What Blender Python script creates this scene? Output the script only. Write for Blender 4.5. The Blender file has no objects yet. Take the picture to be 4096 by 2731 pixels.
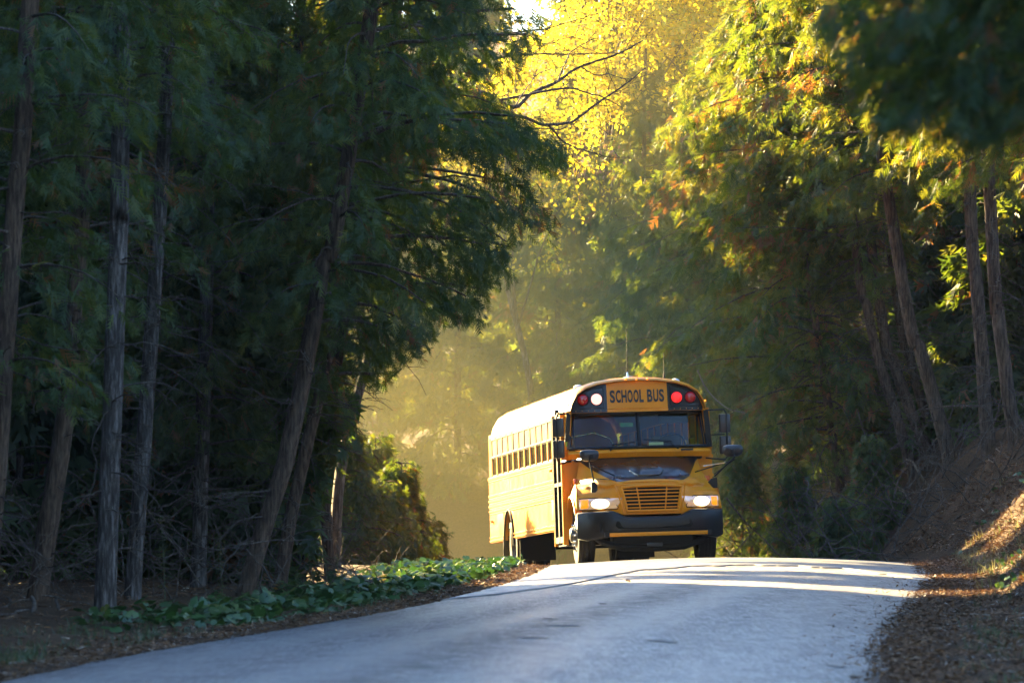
import bpy, bmesh, math, random
import numpy as np
from mathutils import Vector, Matrix

R = math.radians
SC = bpy.context.scene
COL = SC.collection
random.seed(7)

# ------------------------------------------------------------------ camera
CAM_Z = 1.57
PITCH = R(1.2468)
LENS = 190.0
FPX = LENS / 36.0 * 4096.0            # focal length in pixels of the 4096 px photograph
cam_d = bpy.data.cameras.new('camera')
cam = bpy.data.objects.new('camera', cam_d)
COL.objects.link(cam)
cam.location = (0, 0, CAM_Z)
cam.rotation_euler = (R(90) + PITCH, 0, 0)
cam_d.lens = LENS
cam_d.sensor_width = 36.0
cam_d.clip_start = 0.5
cam_d.clip_end = 2500
cam_d.dof.use_dof = True
cam_d.dof.focus_distance = 84.0
cam_d.dof.aperture_fstop = 4.5
SC.camera = cam

# ------------------------------------------------------------------ sky, sun, exposure
SUN_AZ = R(34)                        # measured from +y (away from the camera) towards -x (left)
SUN_EL = R(17)
SUN_DIR = Vector((-math.sin(SUN_AZ) * math.cos(SUN_EL), math.cos(SUN_AZ) * math.cos(SUN_EL), math.sin(SUN_EL)))
W = bpy.data.worlds.new('World')
SC.world = W
W.use_nodes = True
wn = W.node_tree
wn.nodes.clear()
w_out = wn.nodes.new('ShaderNodeOutputWorld')
w_bg = wn.nodes.new('ShaderNodeBackground')
w_sky = wn.nodes.new('ShaderNodeTexSky')
w_sky.sky_type = 'NISHITA'
w_sky.sun_disc = False
w_sky.sun_elevation = SUN_EL
w_sky.sun_rotation = -SUN_AZ
w_sky.air_density = 1.0
w_sky.dust_density = 0.8
w_sky.ozone_density = 3.5
w_bg.inputs['Strength'].default_value = 0.05
wn.links.new(w_sky.outputs[0], w_bg.inputs['Color'])
wn.links.new(w_bg.outputs[0], w_out.inputs['Surface'])

sun_d = bpy.data.lights.new('sun', 'SUN')
sun_d.energy = 5.0
sun_d.angle = R(0.5)
sun_d.color = (1.0, 0.73, 0.33)
sun = bpy.data.objects.new('sun', sun_d)
COL.objects.link(sun)
sun.rotation_euler = SUN_DIR.to_track_quat('Z', 'Y').to_euler()
sun.location = SUN_DIR * 60

SC.view_settings.view_transform = 'Standard'
SC.view_settings.look = 'None'
SC.view_settings.gamma = 1.0
SC.view_settings.use_curve_mapping = False
SC.view_settings.exposure = 4.0

SC.render.engine = 'CYCLES'
cy = SC.cycles
cy.use_adaptive_sampling = True
cy.adaptive_threshold = 0.02
cy.use_denoising = True
cy.denoiser = 'OPENIMAGEDENOISE'
cy.max_bounces = 7
cy.diffuse_bounces = 3
cy.glossy_bounces = 3
cy.transmission_bounces = 5
cy.transparent_max_bounces = 10
cy.volume_bounces = 0
cy.sample_clamp_indirect = 6.0
cy.caustics_reflective = False
cy.caustics_refractive = False
HAZE_DENSITY = 0.00015

# ------------------------------------------------------------------ helpers: projection
_CP, _SP = math.cos(PITCH), math.sin(PITCH)

def PX(X, Y, d):
    """world point seen at photo pixel (X, Y) (4096 px wide) at the depth d"""
    a, b = (X - 2048.0) / FPX * d, (1365.5 - Y) / FPX * d
    return Vector((a, d * _CP - b * _SP, CAM_Z + d * _SP + b * _CP))

def to_px(P):
    P = np.asarray(P, float)
    q = P - np.array([0, 0, CAM_Z])
    d = q[:, 1] * _CP + q[:, 2] * _SP
    up = -q[:, 1] * _SP + q[:, 2] * _CP
    d = np.maximum(d, 0.1)
    return np.stack([2048 + FPX * q[:, 0] / d, 1365.5 - FPX * up / d], 1)

def in_poly(pts, poly):
    x, y = pts[:, 0], pts[:, 1]
    inside = np.zeros(len(pts), bool)
    n = len(poly)
    for i in range(n):
        x1, y1 = poly[i]
        x2, y2 = poly[(i + 1) % n]
        c = ((y1 > y) != (y2 > y)) & (x < (x2 - x1) * (y - y1) / ((y2 - y1) or 1e-9) + x1)
        inside ^= c
    return inside

# ------------------------------------------------------------------ helpers: objects
def link(o, parent=None):
    COL.objects.link(o)
    if parent is not None:
        o.parent = parent
    return o

def mesh_np(name, V, F, m, parent=None, tint=None, smooth=False, attr='tint'):
    """V (n,3) array, F (k,3) or (k,4) array or a list of such"""
    me = bpy.data.meshes.new(name)
    V = np.ascontiguousarray(V, dtype=np.float32)
    Fs = [np.asarray(f, dtype=np.int32) for f in (F if isinstance(F, list) else [F]) if len(f)]
    me.vertices.add(len(V))
    me.vertices.foreach_set('co', V.ravel())
    loops = np.concatenate([f.ravel() for f in Fs])
    tot = np.concatenate([np.full(len(f), f.shape[1], np.int32) for f in Fs])
    start = np.concatenate([[0], np.cumsum(tot)[:-1]]).astype(np.int32)
    me.loops.add(len(loops))
    me.loops.foreach_set('vertex_index', loops)
    me.polygons.add(len(tot))
    me.polygons.foreach_set('loop_start', start)
    me.polygons.foreach_set('loop_total', tot)
    if smooth:
        me.polygons.foreach_set('use_smooth', np.ones(len(tot), bool))
    me.update(calc_edges=True)
    if tint is not None:
        a = me.attributes.new(attr, 'FLOAT', 'POINT')
        a.data.foreach_set('value', np.ascontiguousarray(tint, dtype=np.float32))
    me.materials.append(m)
    o = bpy.data.objects.new(name, me)
    return link(o, parent)

def obj(name, bm, m, parent=None, smooth=True, angle=40):
    bmesh.ops.recalc_face_normals(bm, faces=bm.faces[:])
    me = bpy.data.meshes.new(name)
    bm.to_mesh(me)
    bm.free()
    for mm in (m if isinstance(m, (list, tuple)) else [m]):
        me.materials.append(mm)
    if smooth:
        me.polygons.foreach_set('use_smooth', np.ones(len(me.polygons), bool))
        try:
            me.set_sharp_from_angle(angle=R(angle))
        except Exception:
            pass
    return link(bpy.data.objects.new(name, me), parent)

def tag(o, label=None, cat=None, group=None, kind=None):
    if label: o['label'] = label
    if cat: o['category'] = cat
    if group: o['group'] = group
    if kind: o['kind'] = kind
    return o

def empty(name, loc=(0, 0, 0), label=None, cat=None, group=None):
    o = bpy.data.objects.new(name, None)
    o.empty_display_size = 0.2
    o.location = loc
    link(o)
    return tag(o, label, cat, group)

def copy_tree(o, parent=None):
    c = o.copy()
    COL.objects.link(c)
    c.parent = parent
    for ch in list(o.children):
        copy_tree(ch, c)
    return c

# ------------------------------------------------------------------ helpers: bmesh shapes
def bm_box(bm, c, s, rot=None, bev=0.0):
    """box centred on c with full sizes s"""
    r = bmesh.ops.create_cube(bm, size=1.0)
    vs = r['verts']
    bmesh.ops.scale(bm, vec=s, verts=vs)
    if bev > 0:
        es = list({e for v in vs for e in v.link_edges})
        b = bmesh.ops.bevel(bm, geom=es, offset=bev, segments=2, affect='EDGES', profile=0.6)
        vs = list({v for f in b['faces'] for v in f.verts} | {v for v in vs if v.is_valid})
    if rot is not None:
        bmesh.ops.rotate(bm, cent=(0, 0, 0), matrix=rot, verts=vs)
    bmesh.ops.translate(bm, vec=c, verts=vs)
    return vs

def bm_tube(bm, pts, rad, seg=8, cap=True):
    pts = [Vector(p) for p in pts]
    if not isinstance(rad, (list, tuple, np.ndarray)):
        rad = [rad] * len(pts)
    rings = []
    prev = None
    for i, p in enumerate(pts):
        t = (pts[min(i + 1, len(pts) - 1)] - pts[max(i - 1, 0)]).normalized()
        a = Vector((0, 0, 1)) if abs(t.z) < 0.9 else Vector((1, 0, 0))
        u = t.cross(a).normalized() if prev is None else (prev - t * prev.dot(t)).normalized()
        prev = u
        w = t.cross(u)
        rings.append([bm.verts.new(p + (u * math.cos(2 * math.pi * k / seg) + w * math.sin(2 * math.pi * k / seg)) * rad[i]) for k in range(seg)])
    for a, b in zip(rings, rings[1:]):
        for k in range(seg):
            bm.faces.new((a[k], a[(k + 1) % seg], b[(k + 1) % seg], b[k]))
    if cap:
        bm.faces.new(rings[0][::-1])
        bm.faces.new(rings[-1])

def bm_lathe(bm, prof, c, axis='x', seg=32, close=False):
    """prof: list of (radius, offset along axis)"""
    c = Vector(c)
    rings = []
    for r, h in prof:
        ring = []
        for k in range(seg):
            a = 2 * math.pi * k / seg
            if axis == 'x':
                p = Vector((h, r * math.cos(a), r * math.sin(a)))
            elif axis == 'y':
                p = Vector((r * math.cos(a), h, r * math.sin(a)))
            else:
                p = Vector((r * math.cos(a), r * math.sin(a), h))
            ring.append(bm.verts.new(c + p))
        rings.append(ring)
    for a, b in zip(rings, rings[1:]):
        for k in range(seg):
            bm.faces.new((a[k], a[(k + 1) % seg], b[(k + 1) % seg], b[k]))
    if close:
        for ring in (rings[0], rings[-1]):
            if len({tuple(round(x, 5) for x in v.co) for v in ring}) > 2:
                bm.faces.new(ring)

def bm_grid(bm, pts):
    """pts[i][j] -> quads"""
    vs = [[bm.verts.new(p) for p in row] for row in pts]
    for i in range(len(vs) - 1):
        for j in range(len(vs[0]) - 1):
            bm.faces.new((vs[i][j], vs[i][j + 1], vs[i + 1][j + 1], vs[i + 1][j]))
    return vs

def bm_prism(bm, poly, y0, y1, axis='y'):
    """polygon in the two other axes, extruded along axis"""
    def P(a, b, h):
        return (a, h, b) if axis == 'y' else ((h, a, b) if axis == 'x' else (a, b, h))
    A = [bm.verts.new(P(a, b, y0)) for a, b in poly]
    B = [bm.verts.new(P(a, b, y1)) for a, b in poly]
    n = len(poly)
    bm.faces.new(A)
    bm.faces.new(B[::-1])
    for i in range(n):
        bm.faces.new((A[i], B[i], B[(i + 1) % n], A[(i + 1) % n]))

def shared(src, name, parent, loc=(0, 0, 0), rot=(0, 0, 0), scale=(1, 1, 1)):
    o = bpy.data.objects.new(name, src.data)
    o.location, o.rotation_euler, o.scale = loc, rot, scale
    return link(o, parent)

# ------------------------------------------------------------------ helpers: materials
class NT:
    def __init__(self, name):
        self.m = bpy.data.materials.new(name)
        self.m.use_nodes = True
        self.t = self.m.node_tree
        self.t.nodes.clear()
        self.out = self.t.nodes.new('ShaderNodeOutputMaterial')
    def n(self, typ, **kw):
        nd = self.t.nodes.new(typ)
        for k, v in kw.items():
            if k.startswith('i_'):
                key = k[2:]
                nd.inputs[int(key) if key.isdigit() else key.replace('_', ' ')].default_value = v
            else:
                setattr(nd, k, v)
        return nd
    def l(self, a, b):
        self.t.links.new(a, b)
    def ramp(self, fac, stops):
        r = self.n('ShaderNodeValToRGB')
        e = r.color_ramp.elements
        while len(e) < len(stops):
            e.new(0.5)
        for el, (p, c) in zip(e, stops):
            el.position = p
            el.color = (*c, 1) if len(c) == 3 else c
        if fac is not None:
            self.l(fac, r.inputs[0])
        return r
    def coords(self, scale=(1, 1, 1), kind='Object'):
        tc = self.n('ShaderNodeTexCoord')
        mp = self.n('ShaderNodeMapping')
        mp.inputs['Scale'].default_value = scale
        self.l(tc.outputs[kind], mp.inputs[0])
        return mp.outputs[0]
    def noise(self, vec, scale, detail=4, rough=0.55):
        n = self.n('ShaderNodeTexNoise')
        n.inputs['Scale'].default_value = scale
        n.inputs['Detail'].default_value = detail
        n.inputs['Roughness'].default_value = rough
        if vec is not None:
            self.l(vec, n.inputs['Vector'])
        return n.outputs[0]
    def bump(self, h, strength, dist):
        b = self.n('ShaderNodeBump')
        b.inputs['Strength'].default_value = strength
        b.inputs['Distance'].default_value = dist
        self.l(h, b.inputs['Height'])
        return b.outputs[0]

def paint(name, col, rough=0.35, metal=0.0, var=0.12, coat=0.0, dirt=0.0, spec=0.5, emit=None, estr=0.0):
    t = NT(name)
    b = t.n('ShaderNodeBsdfPrincipled')
    v = t.coords()
    nz = t.noise(v, 3.0, 5)
    c0 = tuple(x * (1 - var) for x in col)
    c1 = tuple(min(1, x * (1 + var)) for x in col)
    r = t.ramp(nz, [(0.3, c0), (0.7, c1)])
    src = r.outputs[0]
    if dirt > 0:
        n2 = t.noise(v, 1.7, 8, 0.7)
        r2 = t.ramp(n2, [(0.45, (0, 0, 0)), (0.72, (dirt, dirt, dirt))])
        mx = t.n('ShaderNodeMix', data_type='RGBA')
        t.l(r2.outputs[0], mx.inputs[0])
        t.l(src, mx.inputs[6])
        mx.inputs[7].default_value = (0.16, 0.12, 0.08, 1)
        src = mx.outputs[2]
    t.l(src, b.inputs['Base Color'])
    rr = t.ramp(nz, [(0.2, (rough * 0.85,) * 3), (0.8, (min(1, rough * 1.25),) * 3)])
    t.l(rr.outputs[0], b.inputs['Roughness'])
    b.inputs['Metallic'].default_value = metal
    b.inputs['Coat Weight'].default_value = coat
    b.inputs['Coat Roughness'].default_value = 0.12
    b.inputs['Specular IOR Level'].default_value = spec
    if emit:
        b.inputs['Emission Color'].default_value = (*emit, 1)
        b.inputs['Emission Strength'].default_value = estr
    t.l(b.outputs[0], t.out.inputs['Surface'])
    return t.m

def glass(name, tint=(0.75, 0.8, 0.72), rough=0.02, ior=1.5):
    t = NT(name)
    tr = t.n('ShaderNodeBsdfTransparent')
    tr.inputs[0].default_value = (*tint, 1)
    gl = t.n('ShaderNodeBsdfGlossy')
    gl.inputs['Roughness'].default_value = rough
    fr = t.n('ShaderNodeFresnel')
    fr.inputs[0].default_value = ior
    mx = t.n('ShaderNodeMixShader')
    t.l(fr.outputs[0], mx.inputs[0])
    t.l(tr.outputs[0], mx.inputs[1])
    t.l(gl.outputs[0], mx.inputs[2])
    t.l(mx.outputs[0], t.out.inputs['Surface'])
    return t.m

def sheen_glass(name, tint, sunlit_haze):
    m = glass(name, tint)
    t = m.node_tree
    out = [n for n in t.nodes if n.type == 'OUTPUT_MATERIAL'][0]
    src = out.inputs['Surface'].links[0].from_socket
    d = t.nodes.new('ShaderNodeBsdfDiffuse')
    d.inputs[0].default_value = (0.62, 0.58, 0.48, 1)  # pale diffuse stands in for bright haze reflected in the pane
    mx = t.nodes.new('ShaderNodeMixShader')
    mx.inputs[0].default_value = sunlit_haze
    t.links.new(src, mx.inputs[1])
    t.links.new(d.outputs[0], mx.inputs[2])
    t.links.new(mx.outputs[0], out.inputs['Surface'])
    return m

def leaf_mat(name, stops, transl=0.4, gloss=0.06, grough=0.45, tstops=None):
    """stops: ramp over the per-spray 'tint' value (the leaf's own colour)"""
    t = NT(name)
    at = t.n('ShaderNodeAttribute', attribute_name='tint')
    r = t.ramp(at.outputs['Fac'], stops)
    d = t.n('ShaderNodeBsdfDiffuse')
    tl = t.n('ShaderNodeBsdfTranslucent')
    t.l(r.outputs[0], d.inputs[0])
    r2 = t.ramp(at.outputs['Fac'], tstops) if tstops else r
    t.l(r2.outputs[0], tl.inputs[0])
    m1 = t.n('ShaderNodeMixShader', i_0=transl)
    t.l(d.outputs[0], m1.inputs[1])
    t.l(tl.outputs[0], m1.inputs[2])
    g = t.n('ShaderNodeBsdfGlossy')
    g.inputs['Roughness'].default_value = grough
    g.inputs[0].default_value = (0.8, 0.8, 0.8, 1)
    m2 = t.n('ShaderNodeMixShader', i_0=gloss)
    t.l(m1.outputs[0], m2.inputs[1])
    t.l(g.outputs[0], m2.inputs[2])
    t.l(m2.outputs[0], t.out.inputs['Surface'])
    return t.m

def bark_mat(name, c0, c1, c2, vscale=1.0):
    t = NT(name)
    v = t.coords((15 * vscale, 15 * vscale, 2.0 * vscale))
    n1 = t.noise(v, 2.2, 8, 0.65)
    v2 = t.coords((1, 1, 0.6))
    n2 = t.noise(v2, 2.5, 4)
    r = t.ramp(n1, [(0.36, c0), (0.50, c1), (0.64, c2)])
    mx = t.n('ShaderNodeMix', data_type='RGBA', blend_type='MULTIPLY')
    mx.inputs[0].default_value = 0.7
    r2 = t.ramp(n2, [(0.3, (0.6, 0.6, 0.6)), (0.7, (1.25, 1.25, 1.25))])
    t.l(r.outputs[0], mx.inputs[6])
    t.l(r2.outputs[0], mx.inputs[7])
    b = t.n('ShaderNodeBsdfPrincipled')
    t.l(mx.outputs[2], b.inputs['Base Color'])
    b.inputs['Roughness'].default_value = 0.9
    b.inputs['Specular IOR Level'].default_value = 0.2
    t.l(t.bump(n1, 0.9, 0.02), b.inputs['Normal'])
    t.l(b.outputs[0], t.out.inputs['Surface'])
    return t.m

M = {}
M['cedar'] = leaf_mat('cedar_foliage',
    [(0.0, (0.012, 0.034, 0.012)), (0.40, (0.027, 0.062, 0.018)), (0.66, (0.066, 0.100, 0.020)),  # low tint end darkened to deepen the shade in the left wood
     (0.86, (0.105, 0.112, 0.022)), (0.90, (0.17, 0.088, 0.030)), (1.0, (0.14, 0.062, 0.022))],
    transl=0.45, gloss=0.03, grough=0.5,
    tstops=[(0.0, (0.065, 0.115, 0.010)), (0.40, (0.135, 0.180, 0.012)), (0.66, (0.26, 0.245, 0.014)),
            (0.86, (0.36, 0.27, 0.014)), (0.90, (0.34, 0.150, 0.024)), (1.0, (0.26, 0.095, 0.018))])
M['maple_leaf'] = leaf_mat('yellow_leaves',
    [(0.0, (0.24, 0.28, 0.02)), (0.4, (0.48, 0.42, 0.02)), (0.8, (0.58, 0.45, 0.02)), (1.0, (0.55, 0.32, 0.02))],
    transl=0.62, gloss=0.04, tstops=[(0.0, (0.42, 0.46, 0.02)), (0.4, (0.78, 0.66, 0.02)), (0.8, (0.88, 0.66, 0.02)), (1.0, (0.80, 0.44, 0.02))])
M['broad_leaf'] = leaf_mat('broad_green_leaves',
    [(0.0, (0.018, 0.058, 0.012)), (0.5, (0.034, 0.092, 0.016)), (0.85, (0.085, 0.13, 0.022)), (1.0, (0.15, 0.14, 0.03))],
    transl=0.25, gloss=0.07, grough=0.34)
M['weed'] = leaf_mat('weed_leaves',
    [(0.0, (0.035, 0.075, 0.025)), (0.6, (0.08, 0.11, 0.03)), (0.9, (0.26, 0.15, 0.03)), (1.0, (0.40, 0.19, 0.03))], transl=0.35)
M['seed'] = leaf_mat('dry_winged_seeds', [(0.0, (0.38, 0.22, 0.09)), (1.0, (0.50, 0.30, 0.13))], transl=0.5)
M['litter'] = leaf_mat('dry_needle_litter',
    [(0.0, (0.060, 0.033, 0.018)), (0.35, (0.12, 0.062, 0.030)), (0.7, (0.19, 0.095, 0.042)), (0.93, (0.27, 0.15, 0.075)), (1.0, (0.40, 0.34, 0.28))],
    transl=0.12, gloss=0.03)
M['grass'] = leaf_mat('grass_blades', [(0.0, (0.03, 0.065, 0.02)), (0.6, (0.07, 0.10, 0.03)), (1.0, (0.24, 0.19, 0.08))], transl=0.4)
M['bark'] = bark_mat('cedar_bark', (0.022, 0.018, 0.017), (0.060, 0.051, 0.047), (0.17, 0.150, 0.142))
M['bark_warm'] = bark_mat('brown_cedar_bark', (0.028, 0.018, 0.013), (0.075, 0.049, 0.035), (0.14, 0.095, 0.066))
M['twig'] = bark_mat('twig_bark', (0.035, 0.027, 0.021), (0.080, 0.062, 0.050), (0.15, 0.122, 0.10))
M['deadwood'] = bark_mat('weathered_dead_wood', (0.09, 0.062, 0.042), (0.18, 0.13, 0.09), (0.28, 0.21, 0.15))

# ================================================================== terrain and road
def catmull(pts, step):
    pts = np.array(pts, float)
    out = []
    for i in range(len(pts) - 1):
        p0, p1, p2, p3 = pts[max(i - 1, 0)], pts[i], pts[i + 1], pts[min(i + 2, len(pts) - 1)]
        n = max(2, int(np.linalg.norm(p2 - p1) / step))
        t = np.linspace(0, 1, n, endpoint=False)[:, None]
        out.append(0.5 * ((2 * p1) + (-p0 + p2) * t + (2 * p0 - 5 * p1 + 4 * p2 - p3) * t ** 2 + (-p0 + 3 * p1 - 3 * p2 + p3) * t ** 3))
    out.append(pts[-1:])
    return np.concatenate(out)

CENTRE = catmull([(-16, -90), (-9.5, -30), (-4.9, 0), (-2.5, 20), (-0.71, 38), (-0.02, 45.3), (0.72, 51), (1.5, 57.2), (2.3, 64.8), (2.85, 72),
                  (3.15, 78.3), (3.25, 86), (2.3, 94.5), (1.1, 102), (0.1, 107.5), (-2.2, 112.2), (-6.5, 115.8), (-12, 118), (-22, 120), (-50, 122), (-140, 123)], 0.5)
_tan = np.gradient(CENTRE, axis=0)
_tan /= np.linalg.norm(_tan, axis=1)[:, None]
NORM = np.stack([_tan[:, 1], -_tan[:, 0]], 1)           # to the right of travel away from the camera

def z_road(y):
    y = np.asarray(y, float)
    a = np.clip(y - 78.0, 0, 12.0)
    z = -0.04 / 24.0 * a * a
    return z - 0.04 * np.clip(y - 90.0, 0, 38.0) - 0.03

def half_w(y):
    return np.interp(y, [0, 38, 45, 52, 58, 80], [3.55, 3.47, 3.27, 3.02, 2.87, 2.82])

def crown(s):
    return 0.12 * (1 - np.minimum(np.abs(s) / 3.0, 1.15) ** 2) + 0.008 * np.clip(s, -3.4, 3.4)

def nearest(x, y):
    x, y = np.asarray(x, float).ravel(), np.asarray(y, float).ravel()
    s, zc, hw = np.empty(len(x)), np.empty(len(x)), np.empty(len(x))
    for i in range(0, len(x), 4000):
        d = (x[i:i + 4000, None] - CENTRE[None, :, 0]) ** 2 + (y[i:i + 4000, None] - CENTRE[None, :, 1]) ** 2
        k = d.argmin(1)
        off = np.stack([x[i:i + 4000], y[i:i + 4000]], 1) - CENTRE[k]
        s[i:i + 4000] = np.sign((off * NORM[k]).sum(1)) * np.sqrt(d[np.arange(len(k)), k])
        zc[i:i + 4000] = z_road(CENTRE[k, 1])
        hw[i:i + 4000] = half_w(CENTRE[k, 1])
    return s, zc, hw

def sstep(a, b, x):
    t = np.clip((x - a) / (b - a), 0, 1)
    return t * t * (3 - 2 * t)

def ground_z(x, y):
    x, y = np.asarray(x, float).ravel(), np.asarray(y, float).ravel()
    s, zc, hw = nearest(x, y)
    d = np.abs(s) - hw
    z = zc + crown(hw * np.sign(s)) + 0.012
    z = np.where(d < 0, zc + crown(s) - 0.032 * sstep(0.05, 0.5, -d) + 0.004, z)
    out = np.clip(d, 0, None)
    wob = 0.035 * np.sin(x * 1.9 + 0.7 * y) * np.cos(y * 1.3 - x) + 0.02 * np.sin(3.7 * x - 2.3 * y) + 0.015 * np.sin(6.1 * y + 4.7 * x)
    z = z + wob * np.clip(out * 1.5, 0, 1)
    # left verge: a slight dip and then the level forest floor
    z = z + np.where(s < 0, -0.05 * sstep(0.2, 1.0, out) + 0.08 * sstep(1.6, 4.5, out), 0)
    # right shoulder: a small berm, then the bank
    f = sstep(50, 64, y) * (1 - 0.5 * sstep(120, 150, y))
    b = np.clip(s - (hw + 0.78), 0, None)
    bank = np.minimum(b * 1.02, 2.3 + 0.22 * (b - 2.2)) + 0.10 * np.sin(1.7 * y + 0.6 * x) * sstep(0, 1.2, b)
    bank = bank + 0.03 * np.sin(9 * y + 3 * x) * sstep(0.2, 0.8, b)
    z = z + np.where(s > 0, f * bank + 0.07 * f * np.exp(-((out - 0.75) / 0.28) ** 2), 0)
    return z

xs = np.concatenate([[-420, -300, -180, -110, -70, -45, -32, -24, -19], np.arange(-15.5, 15.6, 0.28), [19, 24, 32, 45, 70, 110, 180, 300, 420]])
ys = np.concatenate([[-250, -180, -100, -60, -30, -12, 0, 10, 18, 24], np.arange(28, 128, 0.5), [130, 134, 140, 150, 170, 200, 260, 360, 500]])
gx, gy = np.meshgrid(xs, ys)
gz = ground_z(gx, gy)
nx, ny = len(xs), len(ys)
idx = np.arange(nx * ny).reshape(ny, nx)
F = np.stack([idx[:-1, :-1].ravel(), idx[:-1, 1:].ravel(), idx[1:, 1:].ravel(), idx[1:, :-1].ravel()], 1)

def soil_mat():
    t = NT('forest_floor')
    v = t.coords()
    n1 = t.noise(v, 0.6, 6)
    n2 = t.noise(v, 22.0, 6, 0.7)
    n3 = t.noise(t.coords((1, 1, 1)), 90.0, 3, 0.7)
    r = t.ramp(n2, [(0.30, (0.045, 0.028, 0.018)), (0.50, (0.095, 0.056, 0.032)), (0.68, (0.15, 0.088, 0.050)), (0.80, (0.24, 0.17, 0.12))])
    r2 = t.ramp(n1, [(0.42, (0.6, 0.6, 0.6)), (0.62, (1.2, 1.15, 1.05))])
    mx = t.n('ShaderNodeMix', data_type='RGBA', blend_type='MULTIPLY')
    mx.inputs[0].default_value = 0.8
    t.l(r.outputs[0], mx.inputs[6]); t.l(r2.outputs[0], mx.inputs[7])
    b = t.n('ShaderNodeBsdfPrincipled')
    t.l(mx.outputs[2], b.inputs['Base Color'])
    b.inputs['Roughness'].default_value = 0.95
    b.inputs['Specular IOR Level'].default_value = 0.15
    add = t.n('ShaderNodeMath', operation='ADD')
    t.l(n2, add.inputs[0]); t.l(n3, add.inputs[1])
    t.l(t.bump(add.outputs[0], 0.9, 0.03), b.inputs['Normal'])
    t.l(b.outputs[0], t.out.inputs['Surface'])
    return t.m

def asphalt_mat(name, c_lo, c_hi, grain, bump_d, rough, lateral=False):
    t = NT(name)
    v = t.coords()
    g1 = t.noise(t.coords((1.0, 0.055, 1.0)), grain, 5, 0.85)
    g2 = t.noise(v, grain * 2.1, 3, 0.7)
    big = t.noise(t.coords((1.0, 0.12, 1.0)), 1.1, 5, 0.6)
    mid = t.noise(t.coords((2.2, 0.5, 1)), 2.3, 6, 0.65)
    r = t.ramp(g1, [(0.36, c_lo), (0.52, tuple((a + b) / 2 for a, b in zip(c_lo, c_hi))), (0.64, c_hi)])
    r2 = t.ramp(big, [(0.36, (0.68, 0.69, 0.72)), (0.62, (1.18, 1.17, 1.15))])
    r3 = t.ramp(mid, [(0.30, (0.62, 0.62, 0.63)), (0.45, (1, 1, 1)), (0.8, (1.1, 1.1, 1.1))])
    mx = t.n('ShaderNodeMix', data_type='RGBA', blend_type='MULTIPLY'); mx.inputs[0].default_value = 0.9
    t.l(r.outputs[0], mx.inputs[6]); t.l(r2.outputs[0], mx.inputs[7])
    my = t.n('ShaderNodeMix', data_type='RGBA', blend_type='MULTIPLY'); my.inputs[0].default_value = 0.8
    t.l(mx.outputs[2], my.inputs[6]); t.l(r3.outputs[0], my.inputs[7])
    src = my.outputs[2]
    if lateral:
        at = t.n('ShaderNodeAttribute', attribute_name='lateral')
        # the worn joint along the crown of the road and the polished wheel tracks
        def band(c, w):
            d = t.n('ShaderNodeMath', operation='SUBTRACT'); t.l(at.outputs['Fac'], d.inputs[0]); d.inputs[1].default_value = c
            a_ = t.n('ShaderNodeMath', operation='ABSOLUTE'); t.l(d.outputs[0], a_.inputs[0])
            m_ = t.n('ShaderNodeMapRange', interpolation_type='SMOOTHSTEP'); t.l(a_.outputs[0], m_.inputs[0])
            m_.inputs[1].default_value = 0.0; m_.inputs[2].default_value = w; m_.inputs[3].default_value = 1.0; m_.inputs[4].default_value = 0.0
            return m_.outputs[0]
        crack = t.noise(t.coords((1.6, 0.9, 1.0)), 2.6, 6, 0.7)
        cr = t.ramp(crack, [(0.42, (0, 0, 0)), (0.54, (1, 1, 1))])
        mul = t.n('ShaderNodeMath', operation='MULTIPLY'); t.l(cr.outputs[0], mul.inputs[0]); t.l(band(-0.05, 0.55), mul.inputs[1])
        mz = t.n('ShaderNodeMix', data_type='RGBA'); t.l(mul.outputs[0], mz.inputs[0]); t.l(src, mz.inputs[6]); mz.inputs[7].default_value = (0.022, 0.022, 0.026, 1)
        src = mz.outputs[2]
        for c, wd, am in ((-1.9, 0.7, 0.38), (-0.62, 0.5, 0.52), (0.62, 0.55, 0.42), (1.9, 0.6, 0.2)):
            tr = t.n('ShaderNodeMath', operation='MULTIPLY'); t.l(band(c, wd), tr.inputs[0]); tr.inputs[1].default_value = am
            polish = tr.outputs[0] if c == -1.9 else polish
            if c != -1.9:
                mxp = t.n('ShaderNodeMath', operation='MAXIMUM'); t.l(polish, mxp.inputs[0]); t.l(tr.outputs[0], mxp.inputs[1]); polish = mxp.outputs[0]
            mt = t.n('ShaderNodeMix', data_type='RGBA'); t.l(tr.outputs[0], mt.inputs[0]); t.l(src, mt.inputs[6]); mt.inputs[7].default_value = (0.23, 0.23, 0.235, 1)
            src = mt.outputs[2]
    b = t.n('ShaderNodeBsdfPrincipled')
    t.l(src, b.inputs['Base Color'])
    rr = t.ramp(mid, [(0.25, (rough + 0.14,) * 3), (0.7, (rough - 0.05,) * 3)])
    if lateral:
        sm = t.n('ShaderNodeMix', data_type='FLOAT')
        t.l(polish, sm.inputs[0]); t.l(rr.outputs[0], sm.inputs[2]); sm.inputs[3].default_value = 0.27
        t.l(sm.outputs[0], b.inputs['Roughness'])
    else:
        t.l(rr.outputs[0], b.inputs['Roughness'])
    b.inputs['Specular IOR Level'].default_value = 0.5
    add = t.n('ShaderNodeMath', operation='ADD')
    t.l(g1, add.inputs[0]); t.l(g2, add.inputs[1])
    t.l(t.bump(add.outputs[0], 1.0, bump_d), b.inputs['Normal'])
    t.l(b.outputs[0], t.out.inputs['Surface'])
    return t.m

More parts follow.
